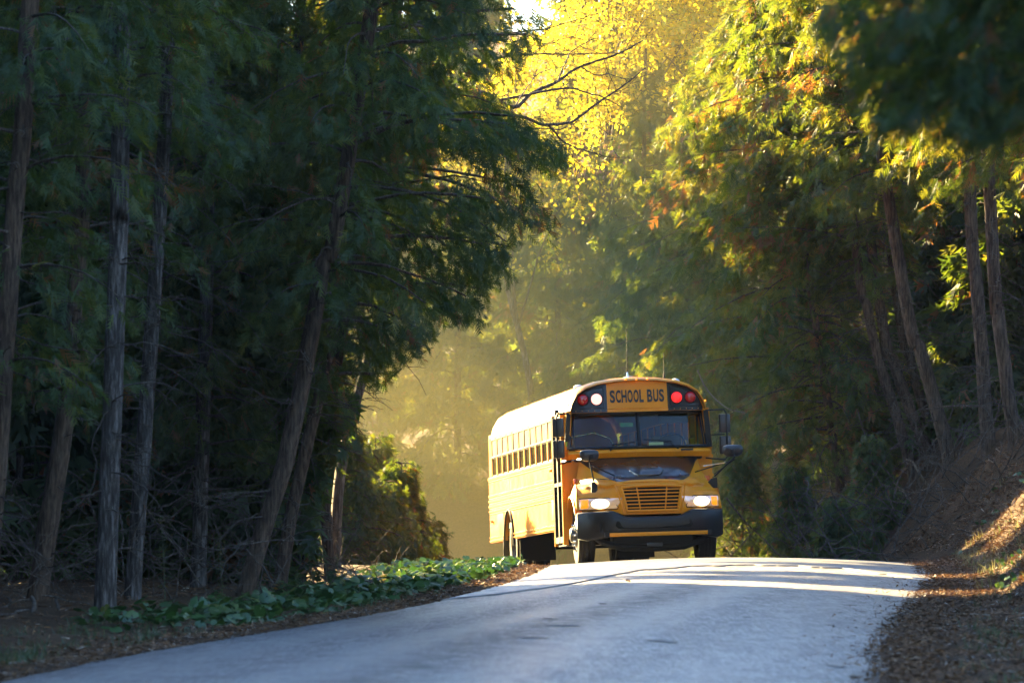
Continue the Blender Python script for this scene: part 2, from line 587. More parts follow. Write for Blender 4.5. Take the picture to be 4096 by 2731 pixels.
M['soil'] = soil_mat()
M['asphalt'] = asphalt_mat('worn_grey_asphalt', (0.030, 0.030, 0.034), (0.25, 0.245, 0.25), 28.0, 0.016, 0.40, lateral=True)
M['asphalt_new'] = asphalt_mat('smooth_asphalt_patch', (0.13, 0.13, 0.135), (0.21, 0.21, 0.215), 60.0, 0.004, 0.40)
M['tar'] = paint('dark_tar', (0.035, 0.035, 0.04), rough=0.6)

ground = tag(mesh_np('ground', np.stack([gx.ravel(), gy.ravel(), gz], 1), F, M['soil'], smooth=True), kind='structure')

rng = np.random.default_rng(3)
def road_z_at(x, y, lift=0.0):
    s, zc, hw = nearest(x, y)
    return zc + crown(s) + lift

def edge_noise(t, seed):
    r = np.random.default_rng(seed)
    out = np.zeros_like(t)
    for f, a in ((0.2, 0.10), (0.45, 0.06), (1.1, 0.025)):
        out += a * np.sin(t * f * 2 + r.uniform(0, 6.28))
    return out

def build_road():
    k0 = 60
    C, N = CENTRE[k0:], NORM[k0:]
    tt = np.concatenate([[0], np.cumsum(np.linalg.norm(np.diff(C, axis=0), axis=1))])
    hw = half_w(C[:, 1])
    eL, eR = hw + edge_noise(tt, 1), hw + edge_noise(tt, 2) * 1.4
    cols = np.linspace(-1, 1, 17)
    V = []
    for c in cols:
        s = np.where(c < 0, c * eL, c * eR)
        p = C + N * s[:, None]
        V.append(np.stack([p[:, 0], p[:, 1], z_road(C[:, 1]) + crown(s)], 1))
    # skirts, so that the slab has an edge
    for c, side in ((0, -1), (len(cols) - 1, 1)):
        q = V[c].copy() if side < 0 else V[c].copy()
        q[:, :2] += N * (0.05 * side)
        q[:, 2] -= 0.09
        V = ([q] + V) if side < 0 else (V + [q])
    V = np.stack(V, 0)
    m, n = V.shape[0], V.shape[1]
    ix = np.arange(m * n).reshape(m, n)
    Fq = np.stack([ix[:-1, :-1].ravel(), ix[1:, :-1].ravel(), ix[1:, 1:].ravel(), ix[:-1, 1:].ravel()], 1)
    lat = np.repeat(np.concatenate([[-3.2], np.linspace(-1, 1, 17) * 3.0, [3.2]]), n)
    return tag(mesh_np('road', V.reshape(-1, 3), Fq, M['asphalt'], smooth=True, tint=lat, attr='lateral'), kind='structure')
road = build_road()

def road_patch():
    ss = np.linspace(-2.74, 2.74, 56)
    y0 = np.interp(ss, [-2.8, -2.25, -1.8, -1.5, -1.2, -0.4, 0.5, 1.5, 2.4, 2.8], [61, 62.6, 65, 70, 73, 75, 75.2, 74, 70, 68.5])
    y0 = y0 + 0.25 * np.sin(ss * 9) + 0.2 * np.sin(ss * 21 + 1)
    rows = np.linspace(0, 1, 30) ** 1.2
    top = []
    for r in rows:
        y = y0 + (92 - y0) * r
        k = np.abs(CENTRE[:400, 1][None, :] - y[:, None]).argmin(1)
        cx = np.interp(y, CENTRE[:410, 1], CENTRE[:410, 0])
        x = cx + ss
        top.append(np.stack([x, y, z_road(y) + crown(ss) + 0.016], 1))
    low = top[0].copy(); low[:, 2] -= 0.03; low[:, 1] -= 0.02
    V = np.stack([low] + top, 0)
    m, n = V.shape[0], V.shape[1]
    ix = np.arange(m * n).reshape(m, n)
    Fq = np.stack([ix[:-1, :-1].ravel(), ix[:-1, 1:].ravel(), ix[1:, 1:].ravel(), ix[1:, :-1].ravel()], 1)
    o = mesh_np('asphalt_patch', V.reshape(-1, 3), Fq, M['asphalt_new'], parent=road)
    # the dark filled joint along the front edge of the patch
    a, b = top[0].copy(), top[0].copy()
    a[:, 1] -= 0.05 + 0.09 * (0.5 + 0.5 * np.sin(ss * 5.3)); a[:, 2] = z_road(a[:, 1]) + crown(ss) + 0.006
    b[:, 2] = z_road(b[:, 1]) + crown(ss) + 0.007
    b[:, 1] -= 0.012
    V = np.concatenate([a, b]); n = len(ss)
    i = np.arange(n - 1)
    mesh_np('joint', V, np.stack([i, i + 1, i + 1 + n, i + n], 1), M['tar'], parent=road)
road_patch()

def tar_spot(X, Y, wpx, hpx, seed):
    r = np.random.default_rng(seed)
    d = 1.52 * FPX / (Y - 1836.0)
    c = PX(X, Y, d)
    wx, wy = wpx * d / FPX / 2, hpx * d * d / (1.52 * FPX) / 2
    n = 22
    th = np.linspace(0, 2 * np.pi, n, endpoint=False)
    wy *= 0.6
    rad = 1 + r.normal(0, 0.16, n) + 0.22 * np.sin(2 * th + r.uniform(0, 6)) + 0.15 * np.sin(5 * th + r.uniform(0, 6)) + r.normal(0, 0.05, n)
    x = c.x + wx * rad * np.cos(th) + 0.0
    y = c.y + wy * rad * np.sin(th) - 0.25 * wy * np.cos(th) * 2
    V = np.stack([x, y, road_z_at(x, y, 0.006)], 1)
    ctr = np.array([[c.x, c.y, road_z_at([c.x], [c.y], 0.009)[0]]])
    i = np.arange(n)
    mesh_np('tar_spot', np.concatenate([V, ctr]), np.stack([i, (i + 1) % n, np.full(n, n)], 1), M['tar'], parent=road)
for k, a in enumerate([(2655, 2578, 115, 13), (3345, 2640, 82, 13), (2738, 2388, 30, 5), (2410, 2428, 40, 8), (2200, 2490, 60, 7), (2990, 2479, 45, 5),
                       (2250, 2520, 120, 8), (2130, 2570, 110, 8), (3400, 2420, 70, 4)]):
    tar_spot(*a, seed=k + 10)

def ground_hit(X, Y):
    """depth at which the line of sight through photo pixel (X, Y) meets the ground"""
    ds = np.arange(40, 125, 0.25)
    P = np.array([PX(X, Y, d) for d in ds])
    g = ground_z(P[:, 0], P[:, 1])
    k = np.argmax(P[:, 2] < g)
    return float(ds[k]) if P[k, 2] < g[k] else None

# ================================================================== trees
def unit(a):
    return a / np.maximum(np.linalg.norm(a, axis=-1, keepdims=True), 1e-9)

def spray_template(pairs, w, seed):
    """a flat thuja spray: a stem along +x and pairs of pointed side blades"""
    r = np.random.default_rng(seed)
    V, F = [], []
    def blade(p, ang, ln, wd):
        dx, dy = math.cos(ang), math.sin(ang)
        px, py = -dy, dx
        k = len(V)
        z0 = -0.10 * p[0] ** 2
        tip = (p[0] + dx * ln, p[1] + dy * ln)
        V.append((p[0] + px * wd, p[1] + py * wd, z0 + r.normal(0, 0.015)))
        V.append((p[0] - px * wd, p[1] - py * wd, z0 + r.normal(0, 0.015)))
        V.append((tip[0], tip[1], -0.12 * tip[0] ** 2 - 0.25 * abs(tip[1]) ** 1.5 + r.normal(0, 0.03)))
        F.append((k, k + 1, k + 2))
    blade((0.0, 0.0), 0.0, 1.0, w * 0.8)
    for i in range(pairs):
        x = 0.08 + 0.80 * i / pairs
        for s in (-1, 1):
            ln = (0.52 * (1 - 0.75 * x) + 0.10) * r.uniform(0.75, 1.2)
            blade((x + 0.03 * s, 0.0), s * r.uniform(0.55, 0.95), ln, w * r.uniform(0.8, 1.25))
    return np.array(V), np.array(F)

T_HI = [spray_template(5, 0.034, k) for k in range(4)]
T_MID = [spray_template(4, 0.048, k + 9) for k in range(3)]
T_LO = [spray_template(2, 0.13, k + 20) for k in range(2)]

def leaf_template():
    V = np.array([(0, 0, 0), (0.45, 0.34, 0.05), (1, 0, -0.08), (0.45, -0.34, 0.05)])
    return V, np.array([(0, 1, 2), (0, 2, 3)])
T_LEAF = [leaf_template()]

def place(templates, O, D, N, S, tint, rng):
    """copies of the templates at O, pointing along D, with upper side N and size S, as one vertex / face array"""
    D = unit(D)
    B = unit(np.cross(N, D))
    N = np.cross(D, B)
    which = rng.integers(0, len(templates), len(O))
    Vs, Fs, Ts, base = [], [], [], 0
    for k, (tv, tf) in enumerate(templates):
        m = which == k
        n = int(m.sum())
        if not n:
            continue
        o, d, b, nn, s = O[m], D[m], B[m], N[m], S[m]
        v = (o[:, None, :] + (tv[None, :, 0:1] * d[:, None, :] + tv[None, :, 1:2] * b[:, None, :] + tv[None, :, 2:3] * nn[:, None, :]) * s[:, None, None])
        f = tf[None] + (np.arange(n) * len(tv))[:, None, None] + base
        Vs.append(v.reshape(-1, 3)); Fs.append(f.reshape(-1, 3)); Ts.append(np.repeat(tint[m], len(tv)))
        base += n * len(tv)
    if not Vs:
        return np.zeros((0, 3)), np.zeros((0, 3), int), np.zeros(0)
    return np.concatenate(Vs), np.concatenate(Fs), np.concatenate(Ts)

def tubes_np(paths, seg=5):
    """paths: list of (points (n,3), radii (n,)) -> one vertex / quad array"""
    Vs, Fs, base = [], [], 0
    ang = np.linspace(0, 2 * np.pi, seg, endpoint=False)
    ca, sa = np.cos(ang)[None, :, None], np.sin(ang)[None, :, None]
    for P, r in paths:
        P = np.asarray(P, float); r = np.asarray(r, float)
        t = unit(np.gradient(P, axis=0))
        ref = np.where(np.abs(t[:, 2:3]) < 0.85, np.array([[0, 0, 1.0]]), np.array([[1.0, 0, 0]])) if False else np.array([[0.31, 0.17, 0.93]])
        u = unit(np.cross(t, np.broadcast_to(ref, t.shape)))
        w = np.cross(t, u)
        v = P[:, None, :] + (u[:, None, :] * ca + w[:, None, :] * sa) * r[:, None, None]
        n = len(P)
        ix = base + np.arange(n * seg).reshape(n, seg)
        nx = np.roll(ix, -1, axis=1)
        Fs.append(np.stack([ix[:-1].ravel(), nx[:-1].ravel(), nx[1:].ravel(), ix[1:].ravel()], 1))
        Vs.append(v.reshape(-1, 3)); base += n * seg
    return np.concatenate(Vs), np.concatenate(Fs)

def trunk_np(P, r0, r1, rng, seg=14, step=0.22, flare=0.35, knots=5):
    P = catmull(P, step)
    L = np.concatenate([[0], np.cumsum(np.linalg.norm(np.diff(P, axis=0), axis=1))])
    u = L / L[-1]
    r = r0 + (r1 - r0) * u ** 0.85
    r = r * (1 + flare * np.exp(-L / 0.22))
    t = unit(np.gradient(P, axis=0))
    a = unit(np.cross(t, np.array([[0.05, 1.0, 0.02]])))
    b = np.cross(t, a)
    th = np.linspace(0, 2 * np.pi, seg, endpoint=False)
    rr = r[:, None] * (1 + 0.06 * np.sin(3 * th + rng.uniform(0, 6))[None] + 0.035 * np.sin(5 * th[None] + 0.8 * L[:, None]) + rng.normal(0, 0.018, (len(P), seg)))
    for _ in range(knots):
        lk, tk = rng.uniform(0.3, min(L[-1], 7)), rng.uniform(0, 6.28)
        rr += r[:, None] * 0.22 * np.exp(-((L[:, None] - lk) / 0.07) ** 2 - ((np.angle(np.exp(1j * (th[None] - tk)))) / 0.4) ** 2)
    V = P[:, None] + (a[:, None] * np.cos(th)[None, :, None] + b[:, None] * np.sin(th)[None, :, None]) * rr[:, :, None]
    n = len(P)
    ix = np.arange(n * seg).reshape(n, seg)
    nx_ = np.roll(ix, -1, 1)
    Fq = np.stack([ix[:-1].ravel(), nx_[:-1].ravel(), nx_[1:].ravel(), ix[1:].ravel()], 1)
    return V.reshape(-1, 3), Fq, P, L

def branch_path(rng, p0, az, L, lift, droop, n=7, wander=0.08):
    t = np.linspace(0, 1, n)
    d = np.array([math.cos(az), math.sin(az), 0.0])
    side = np.array([-d[1], d[0], 0.0])
    w = np.cumsum(rng.normal(0, wander, n)) * L / n
    P = p0 + d * (t * L)[:, None] + side * w[:, None]
    P[:, 2] += L * (lift * t - droop * t ** 2) + np.cumsum(rng.normal(0, wander * 0.6, n)) * L / n
    P[0] = p0
    return P

def along(P, t):
    """points and directions on a polyline at parameters t in 0..1"""
    k = t * (len(P) - 1)
    i = np.minimum(k.astype(int), len(P) - 2)
    f = (k - i)[:, None]
    return P[i] * (1 - f) + P[i + 1] * f, unit(P[i + 1] - P[i])

DENS = 0.97
def foliate(rng, P, L, dens, size, brown, tint0, spread=0.34, t0=0.22):
    n = max(3, int(DENS * dens * (L + 0.25)))
    t = t0 + (1 - t0) * rng.uniform(0, 1, n) ** 0.85
    C, D = along(P, t)
    side = unit(np.stack([-D[:, 1], D[:, 0], np.zeros(n)], 1))
    off = rng.uniform(-1, 1, n) * spread * L * (1.05 - 0.75 * t)
    hang = rng.uniform(0, 1, n) ** 1.5 * 0.30
    O = C + side * off[:, None] + D * (rng.normal(0, 0.06, n) * L)[:, None]
    O[:, 2] -= 0.22 * np.abs(off) + hang
    O[:, 2] += rng.normal(0, 0.07, n)
    dirs = D * rng.uniform(0.1, 1.0, n)[:, None] + side * (np.sign(off) * rng.uniform(0, 0.9, n))[:, None] + rng.normal(0, 0.25, (n, 3))
    dirs[:, 2] -= rng.uniform(0.05, 1.25, n)
    nrm = np.array([[0, 0, 1.0]]) * rng.uniform(0.2, 1.0, n)[:, None] + rng.normal(0, 0.55, (n, 3))
    S = size * rng.uniform(0.6, 1.35, n)
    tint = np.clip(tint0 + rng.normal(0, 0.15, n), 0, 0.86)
    b = brown * (1.8 if rng.uniform() < 0.15 else 0.7)
    dead = rng.uniform(0, 1, n) < b
    if rng.uniform() < brown * 0.7:
        dead |= rng.uniform(0, 1, n) < 0.5
    tint[dead] = rng.uniform(0.90, 1.0, int(dead.sum()))
    return O, dirs, nrm, S, tint

def cedar(name, label, pts, r0, r1, z0, z1, rad, nbr, dens, seed, lod=T_HI, size=0.22, side=None, keep=None, dead=None,
          extra=(), brown=0.04, tint0=0.33, bark='bark', group=None, cat='tree', top_taper=0.6, spread=0.34, trunk_top=None, seg=14, lift=(0.10, 0.42), droop=(0.25, 0.62), fill=0.55):
    """pts: trunk points from the base up (world). keep(points) -> mask of the foliage to keep. extra: list of (height, azimuth, length, lift, droop)"""
    rng = np.random.default_rng(seed)
    pts = [np.array(p, float) for p in pts]
    base = pts[0].copy()
    if trunk_top is not None and pts[-1][2] < trunk_top:
        d = (pts[-1] - pts[-2]); d = d / np.linalg.norm(d)
        d = d * np.array([0.6, 0.6, 1.0])
        pts.append(pts[-1] + d * (trunk_top - pts[-1][2]) / max(d[2], 0.3))
    low = pts[0] - np.array([0, 0, 0.25])
    V, Fq, P, L = trunk_np([low] + pts, r0, r1, rng, seg=seg)
    root = empty(name, tuple(base), label, cat, group)
    mesh_np('trunk', V - base, Fq, M[bark], parent=root, smooth=True)
    zs = P[:, 2]
    def at_h(h):
        return np.array([np.interp(h, zs, P[:, k]) for k in range(3)])
    br, fol = [], []
    hs = base[2] + z0 + (z1 - z0) * (np.arange(nbr) + rng.uniform(0, 1, nbr)) / nbr
    for i, h in enumerate(hs):
        u = (h - base[2] - z0) / (z1 - z0)
        Rr = rad * min(1.0, fill + 1.6 * u) * max(0.05, (1 - u)) ** top_taper
        az = i * 2.399 + rng.uniform(-0.7, 0.7)
        k = 1.0
        if side is not None:
            k = 1.0 + side[1] * max(-0.7, math.cos(az - side[0]))
        Lb = max(0.3, Rr * k * rng.uniform(0.55, 1.12))
        Pb = branch_path(rng, at_h(h), az, Lb, rng.uniform(*lift), rng.uniform(*droop))
        br.append((Pb, np.linspace(0.012 + 0.008 * Lb, 0.004, len(Pb))))
        fol.append(foliate(rng, Pb, Lb, dens, size, brown, tint0 + rng.normal(0, 0.07), spread))
    for h, az, Lb, lf, dr in extra:
        Pb = branch_path(rng, at_h(base[2] + h), az, Lb, lf, dr, n=10, wander=0.12)
        br.append((Pb, np.linspace(0.03, 0.005, len(Pb))))
        fol.append(foliate(rng, Pb, Lb, dens, size, brown, tint0, spread * 0.6, t0=0.35))
    O, D, N, S, T = (np.concatenate(x) for x in zip(*fol))
    if keep is not None:
        m = keep(O + unit(D) * (S * 0.5)[:, None], rng)
        O, D, N, S, T = O[m], D[m], N[m], S[m], T[m]
        br2 = []
        for Pb, r in br:
            mm = keep(Pb, rng)
            n = len(Pb) if mm.all() else max(2, int(np.argmin(mm)) if not mm[0] else int(np.argmin(mm)))
            if n >= 2 and mm[0]:
                br2.append((Pb[:n], r[:n]))
        br = br2 or br[:1]
    if lod is not T_LO:
        q = to_px(O)
        out = (q[:, 1] < -260) | (q[:, 0] < -330) | (q[:, 0] > 4430)
        few = out & (rng.uniform(0, 1, len(O)) < 0.22)
        A = place(lod, O[~out], D[~out], N[~out], S[~out], T[~out], rng)
        B = place(T_LO, O[few], D[few], N[few], S[few] * 1.7, T[few], rng)
        Vf, Ff, Tf = np.concatenate([A[0], B[0]]), np.concatenate([A[1], B[1] + len(A[0])]), np.concatenate([A[2], B[2]])
    else:
        Vf, Ff, Tf = place(lod, O, D, N, S, T, rng)
    if len(Vf):
        mesh_np('crown', Vf - base, Ff, M['cedar'], parent=root, tint=Tf)
    Vb, Fb = tubes_np(br, 3)
    tag(mesh_np('branches', Vb - base, Fb, M['twig'], parent=root, smooth=True), kind='stuff')
    if dead:
        dz0, dz1, n, ln = dead
        pp = []
        for i in range(n):
            h = base[2] + rng.uniform(dz0, dz1)
            az = rng.uniform(0, 2 * math.pi)
            l = ln * rng.uniform(0.25, 1.0)
            Pb = branch_path(rng, at_h(h), az, l, rng.uniform(-0.25, 0.35), rng.uniform(0.0, 0.7), n=9, wander=0.35)
            pp.append((Pb, np.linspace(0.011, 0.0035, 9)))
            for _ in range(rng.integers(1, 5)):
                k = rng.integers(2, 8)
                P2 = branch_path(rng, Pb[k], az + rng.uniform(-1.3, 1.3), l * rng.uniform(0.2, 0.55), rng.uniform(-0.4, 0.4), rng.uniform(0, 0.5), n=6, wander=0.35)
                pp.append((P2, np.linspace(0.006, 0.0025, 6)))
        Vd, Fd = tubes_np(pp, 3)
        tag(mesh_np('dead_twigs', Vd - base, Fd, M['twig'], parent=root, smooth=True), kind='stuff')
    return root

def J(poly):
    """polygon given in the 2352 px wide view of the photograph -> photo pixels"""
    s = 4096 / 2352
    return [(x * s, y * s) for x, y in poly]

def P2(x, y, d):
    s = 4096 / 2352
    return np.array(PX(x * s, y * s, d))

def on_ground(p):
    p = np.array(p, float)
    p[2] = ground_z([p[0]], [p[1]])[0]
    return p

# the open view to the bus past the near left trees
OPEN = J([(1120, -200), (1150, 20), (1225, 45), (1235, 80), (1170, 150), (1205, 225), (1235, 290), (1290, 370), (1280, 415), (1215, 430), (1200, 470), (1275, 500),
          (1250, 560), (1190, 520), (1150, 600), (1160, 650), (1120, 670), (1085, 690), (1090, 750), (1020, 745), (985, 770), (960, 810), (885, 850), (865, 890),
          (800, 880), (805, 940), (790, 1000), (805, 1040), (730, 1080), (715, 1130), (705, 1200), (700, 1420), (2500, 1420), (2500, -200)])
HOLES = [(x * 1.7415, y * 1.7415, r * 1.7415) for x, y, r in
         [(1060, 120, 26), (1115, 45, 30), (1030, 175, 18), (1000, 95, 10), (1150, 150, 22), (1105, 25, 22), (1060, 75, 16), (1130, 110, 22), (1040, 150, 9), (1090, 175, 14), (880, 690, 9), (940, 640, 10), (1010, 600, 9), (905, 740, 12), (985, 560, 7),
          (860, 790, 12), (1060, 420, 8), (1000, 300, 8), (1120, 560, 12), (1080, 500, 8), (1150, 460, 10), (760, 860, 7), (850, 640, 7)]]
BARE = [(J([(240, 1402), (250, 1150), (263, 800), (274, 420)]), 56.5, 58), (J([(305, 1368), (325, 1100), (350, 750), (372, 400), (386, 120)]), 61.5, 46),
        (J([(560, 1360), (612, 1200), (656, 1060), (705, 830), (745, 600), (790, 425)]), 63, 50)]
def near_line(q, line):
    best = np.full(len(q), 1e9)
    for (x1, y1), (x2, y2) in zip(line, line[1:]):
        d = np.array([x2 - x1, y2 - y1])
        t = np.clip(((q - [x1, y1]) @ d) / (d @ d), 0, 1)
        best = np.minimum(best, np.hypot(q[:, 0] - x1 - t * d[0], q[:, 1] - y1 - t * d[1]))
    return best
def keep_left(P, rng):
    q = to_px(P)
    j = q + rng.normal(0, 16, q.shape)
    j[:, 0] -= 34
    m = ~in_poly(j, OPEN)
    if len(P) > 40:
        wide = in_poly(q + rng.normal(0, 60, q.shape) - np.array([40, 0]), OPEN)
        m &= ~(wide & (rng.uniform(0, 1, len(q)) < 0.5))
    if len(P) > 40:                           # the bare trunks stay in view between the branches
        for line, dd, wpx in BARE:
            m &= ~((near_line(q, line) < wpx * rng.uniform(0.6, 1.25, len(q))) & (P[:, 1] < dd + 0.2) & (rng.uniform(0, 1, len(q)) < 0.93))
    for x, y, r in HOLES:
        m &= ((j[:, 0] - x) ** 2 + (j[:, 1] - y) ** 2) > r * r
    return m

def left_tree(label, pix, d, r0, r1, **kw):
    pts = [P2(x, y, d) for x, y in pix]
    g = on_ground(pts[0])
    pts[0][2] = g[2]
    kw.setdefault('trunk_top', 13.0)
    kw.setdefault('keep', keep_left)
    return cedar('cedar_tree', label, pts, r0, r1, **kw)

RIGHT = 0.0
# ---- left side, in the shade
left_tree('thick pale grey cedar trunk standing straight beside the leafy plants', [(240, 1402), (250, 1150), (263, 800), (272, 520), (276, 300)], 56.5, 0.115, 0.07,
          z0=5.2, z1=12.5, rad=2.2, nbr=60, dens=70, seed=101, dead=(0.5, 6.0, 46, 1.3), size=0.20)
left_tree('slimmer pale grey cedar trunk close behind the thick straight one', [(305, 1368), (325, 1100), (350, 750), (372, 400), (386, 120)], 61.5, 0.095, 0.06,
          z0=5.5, z1=12.5, rad=2.2, nbr=56, dens=70, seed=102, dead=(0.5, 6.5, 50, 1.4), size=0.20)
left_tree('cedar with a tall leaning shaggy brown trunk at the edge of the dark wood', [(560, 1360), (612, 1200), (656, 1060), (705, 830), (745, 600), (790, 425)], 63, 0.105, 0.07,
          z0=3.2, z1=13, rad=2.9, nbr=84, dens=78, seed=103, dead=(0.4, 5.0, 40, 1.3), size=0.20, side=(0.1, 0.35), bark='bark_warm',
          extra=[(5.4, 0.15, 3.3, 0.25, 0.35), (4.6, -0.1, 3.0, 0.2, 0.35), (6.4, 0.1, 3.4, 0.3, 0.3), (3.9, 0.2, 2.2, 0.15, 0.45), (3.5, -0.2, 2.0, 0.1, 0.5)])
left_tree('leaning cedar with a reddish trunk just behind the shaggy leaning one', [(640, 1340), (665, 1200), (690, 1085), (735, 900), (775, 780), (800, 690)], 67, 0.085, 0.05,
          z0=2.6, z1=12.5, rad=2.7, nbr=84, dens=78, seed=104, dead=(0.3, 3.5, 24, 1.1), size=0.19, side=(0.0, 0.5), bark='bark_warm',
          extra=[(6.8, 0.1, 3.2, 0.1, 0.3), (5.2, 0.0, 3.0, 0.2, 0.45), (4.4, 0.1, 2.8, 0.2, 0.4), (7.4, 0.2, 3.4, 0.2, 0.25), (3.4, 0.1, 1.9, 0.1, 0.4)])
left_tree('dark cedar trunk left of the thick straight one, leaning away to the right', [(85, 1376), (112, 1200), (150, 950), (176, 660), (190, 400)], 60, 0.12, 0.06,
          z0=2.6, z1=12.5, rad=2.1, nbr=56, dens=60, seed=105, bark='bark_warm', dead=(0.3, 5.5, 60, 1.3), size=0.21)  # darker bark stands in for the foliage shade on this trunk
left_tree('leaning dark cedar trunk at the very edge of the picture', [(-40, 1390), (-8, 1100), (12, 800), (36, 450), (62, 140)], 55, 0.11, 0.07,
          z0=2.4, z1=12.5, rad=2.0, nbr=50, dens=56, seed=106, bark='bark_warm', dead=(0.3, 5.5, 46, 1.2), size=0.22)  # bark darkened here too, as if deep in shade
left_tree('dark cedar with low hanging sprays between the slim pale and the leaning shaggy trunk', [(455, 1350), (462, 1100), (470, 800), (480, 400)], 68, 0.10, 0.06,
          z0=1.7, z1=12.5, rad=2.3, nbr=88, dens=64, seed=107, dead=(0.2, 2.8, 50, 1.5), size=0.21)
left_tree('slender cedar half hidden by low branches right of the leaning shaggy trunk', [(690, 1336), (688, 1180), (676, 1000), (660, 700)], 69.5, 0.06, 0.035,
          z0=0.9, z1=9.5, rad=1.5, nbr=62, dens=64, seed=108, dead=(0.1, 1.8, 20, 0.9), size=0.19, side=(0.4, 0.3))
left_tree('bushy dark cedar filling the wood behind the two pale trunks', [(330, 1345), (335, 900), (345, 300)], 72, 0.10, 0.06,
          z0=1.4, z1=12.5, rad=2.2, nbr=76, dens=56, seed=109, dead=(0.2, 2.5, 44, 1.4), size=0.24, tint0=0.25)
left_tree('bushy dark cedar deep in the wood behind the dark leaning trunk', [(130, 1345), (120, 900), (118, 300)], 71, 0.10, 0.06,
          z0=1.2, z1=12.5, rad=2.2, nbr=76, dens=54, seed=110, dead=(0.2, 2.5, 44, 1.4), size=0.24, tint0=0.25)
left_tree('dense cedar behind the leaning shaggy trunk, its crown reaching over the verge', [(600, 1330), (610, 1000), (640, 600), (680, 200)], 69.5, 0.09, 0.05,
          z0=1.6, z1=12.5, rad=2.4, nbr=84, dens=62, seed=111, dead=(0.2, 2.6, 30, 1.3), size=0.21, side=(0.0, 0.25))
left_tree('cedar of the overhanging canopy above the leaning shaggy trunk', [(760, 1330), (740, 1100), (720, 800), (860, 300), (900, -100)], 71, 0.08, 0.05,
          z0=5.2, z1=13.5, rad=2.6, nbr=60, dens=80, seed=112, size=0.20, side=(0.2, 0.25), bark='bark_warm', dead=(3.0, 5.0, 8, 0.8))

def grove(label, group, spots, seed, make, n_proto=2):
    """alike trees: the first n_proto are built, the others are copies of them, turned and scaled"""
    r = random.Random(seed)
    protos = []
    for i, (x, y) in enumerate(spots):
        b = on_ground((x, y, 0))
        if i < n_proto:
            protos.append(make(b, seed + i, label, group))
        else:
            o = copy_tree(protos[i % n_proto])
            k = r.uniform(0.93, 1.06)
            o.location = tuple(b); o.rotation_euler = (0, 0, r.uniform(0, 6.28)); o.scale = (k, k, k)

# the low dark thicket behind the trunks
for i, (x, y, d, h, rad, lab) in enumerate([
        (535, 1335, 70.5, 7.5, 1.9, 'low dense cedar in the gap left of the leaning shaggy trunk'),
        (405, 1335, 71, 6.5, 1.8, 'low dense cedar right behind the slim pale trunk'),
        (205, 1335, 73, 7.0, 1.9, 'low dense cedar showing between the dark leaning trunk and the thick pale one'),
        (40, 1340, 70, 7.0, 2.0, 'low dense cedar at the far dark edge of the wood'),
        (620, 1325, 69.8, 6.0, 1.7, 'low dense cedar behind the reddish leaning trunk'),
        (300, 1330, 71.5, 8.0, 2.1, 'cedar deep behind the pale trunks, dark to the ground')]):
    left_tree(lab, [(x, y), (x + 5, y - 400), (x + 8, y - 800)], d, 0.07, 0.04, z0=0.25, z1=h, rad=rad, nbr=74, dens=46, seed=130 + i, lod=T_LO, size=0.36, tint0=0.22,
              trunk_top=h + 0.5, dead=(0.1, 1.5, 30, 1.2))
def deep(z0, h, rad, n, dn, sz, t0, **kw):
    return lambda b, sd, lab, grp: cedar('cedar_tree', lab, [b, b + np.array([0.1, 0, h / 2]), b + np.array([0.2, 0, h])], 0.12, 0.05, z0, h - 0.3, rad, n, dn, sd, lod=T_LO, size=sz, tint0=t0, group=grp, **kw)
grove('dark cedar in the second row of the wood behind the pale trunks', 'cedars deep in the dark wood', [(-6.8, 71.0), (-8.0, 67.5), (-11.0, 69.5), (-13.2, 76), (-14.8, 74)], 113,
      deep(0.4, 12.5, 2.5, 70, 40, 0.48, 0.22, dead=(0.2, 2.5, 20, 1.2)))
grove('tall cedar with a high full crown at the back of the dark wood', 'high crowned cedars at the back of the wood',  # unseen cedars added to keep low sun off wood and road
      [(-12.6, 77.8), (-9.8, 73.8), (-14.2, 80.2), (-8.5, 86.6), (-8.0, 71.8), (-11.0, 76.2)], 160, deep(6.8, 17, 2.7, 70, 46, 0.55, 0.25, fill=1.0, top_taper=0.35))

# ---- right side: leaning trunks on the bank, canopy over the road
def bank_tree(label, pix, d, r0, r1, **kw):
    h = ground_hit(pix[0][0] * 4096 / 2352, pix[0][1] * 4096 / 2352)
    d = min(max(h, 84), 99) if h else d
    pts = [P2(x, y, d) for x, y in pix]
    g = on_ground(pts[0])
    pts[0] = g
    kw.setdefault('trunk_top', g[2] + 12.5)
    kw.setdefault('bark', 'bark_warm')
    return cedar('cedar_tree', label, pts, r0, r1, **kw)

LIFT = dict(lod=T_MID, size=0.24, brown=0.045, tint0=0.48)
bank_tree('thin leaning bank cedar, first of the row beside the pale broken branch', [(2102, 1108), (2062, 965), (2020, 830), (1990, 700), (1965, 560)], 94, 0.10, 0.06,
          z0=3.8, z1=11.5, rad=2.6, nbr=66, dens=56, seed=201, side=(3.1, 0.45), dead=(0.3, 4.5, 70, 1.5), **LIFT)
bank_tree('second leaning trunk in the bank row, right behind the pale broken branch', [(2140, 1070), (2095, 950), (2050, 820), (2020, 690)], 95, 0.11, 0.06,
          z0=4.0, z1=11.5, rad=2.3, nbr=56, dens=50, seed=202, side=(3.0, 0.3), dead=(0.3, 4.5, 50, 1.4), **LIFT)
bank_tree('third leaning trunk in the bank row, thin and parallel to its neighbours', [(2153, 1052), (2118, 930), (2085, 800), (2060, 690)], 96, 0.09, 0.05,
          z0=4.3, z1=11.5, rad=2.0, nbr=46, dens=46, seed=203, dead=(0.3, 4.5, 40, 1.3), **LIFT)
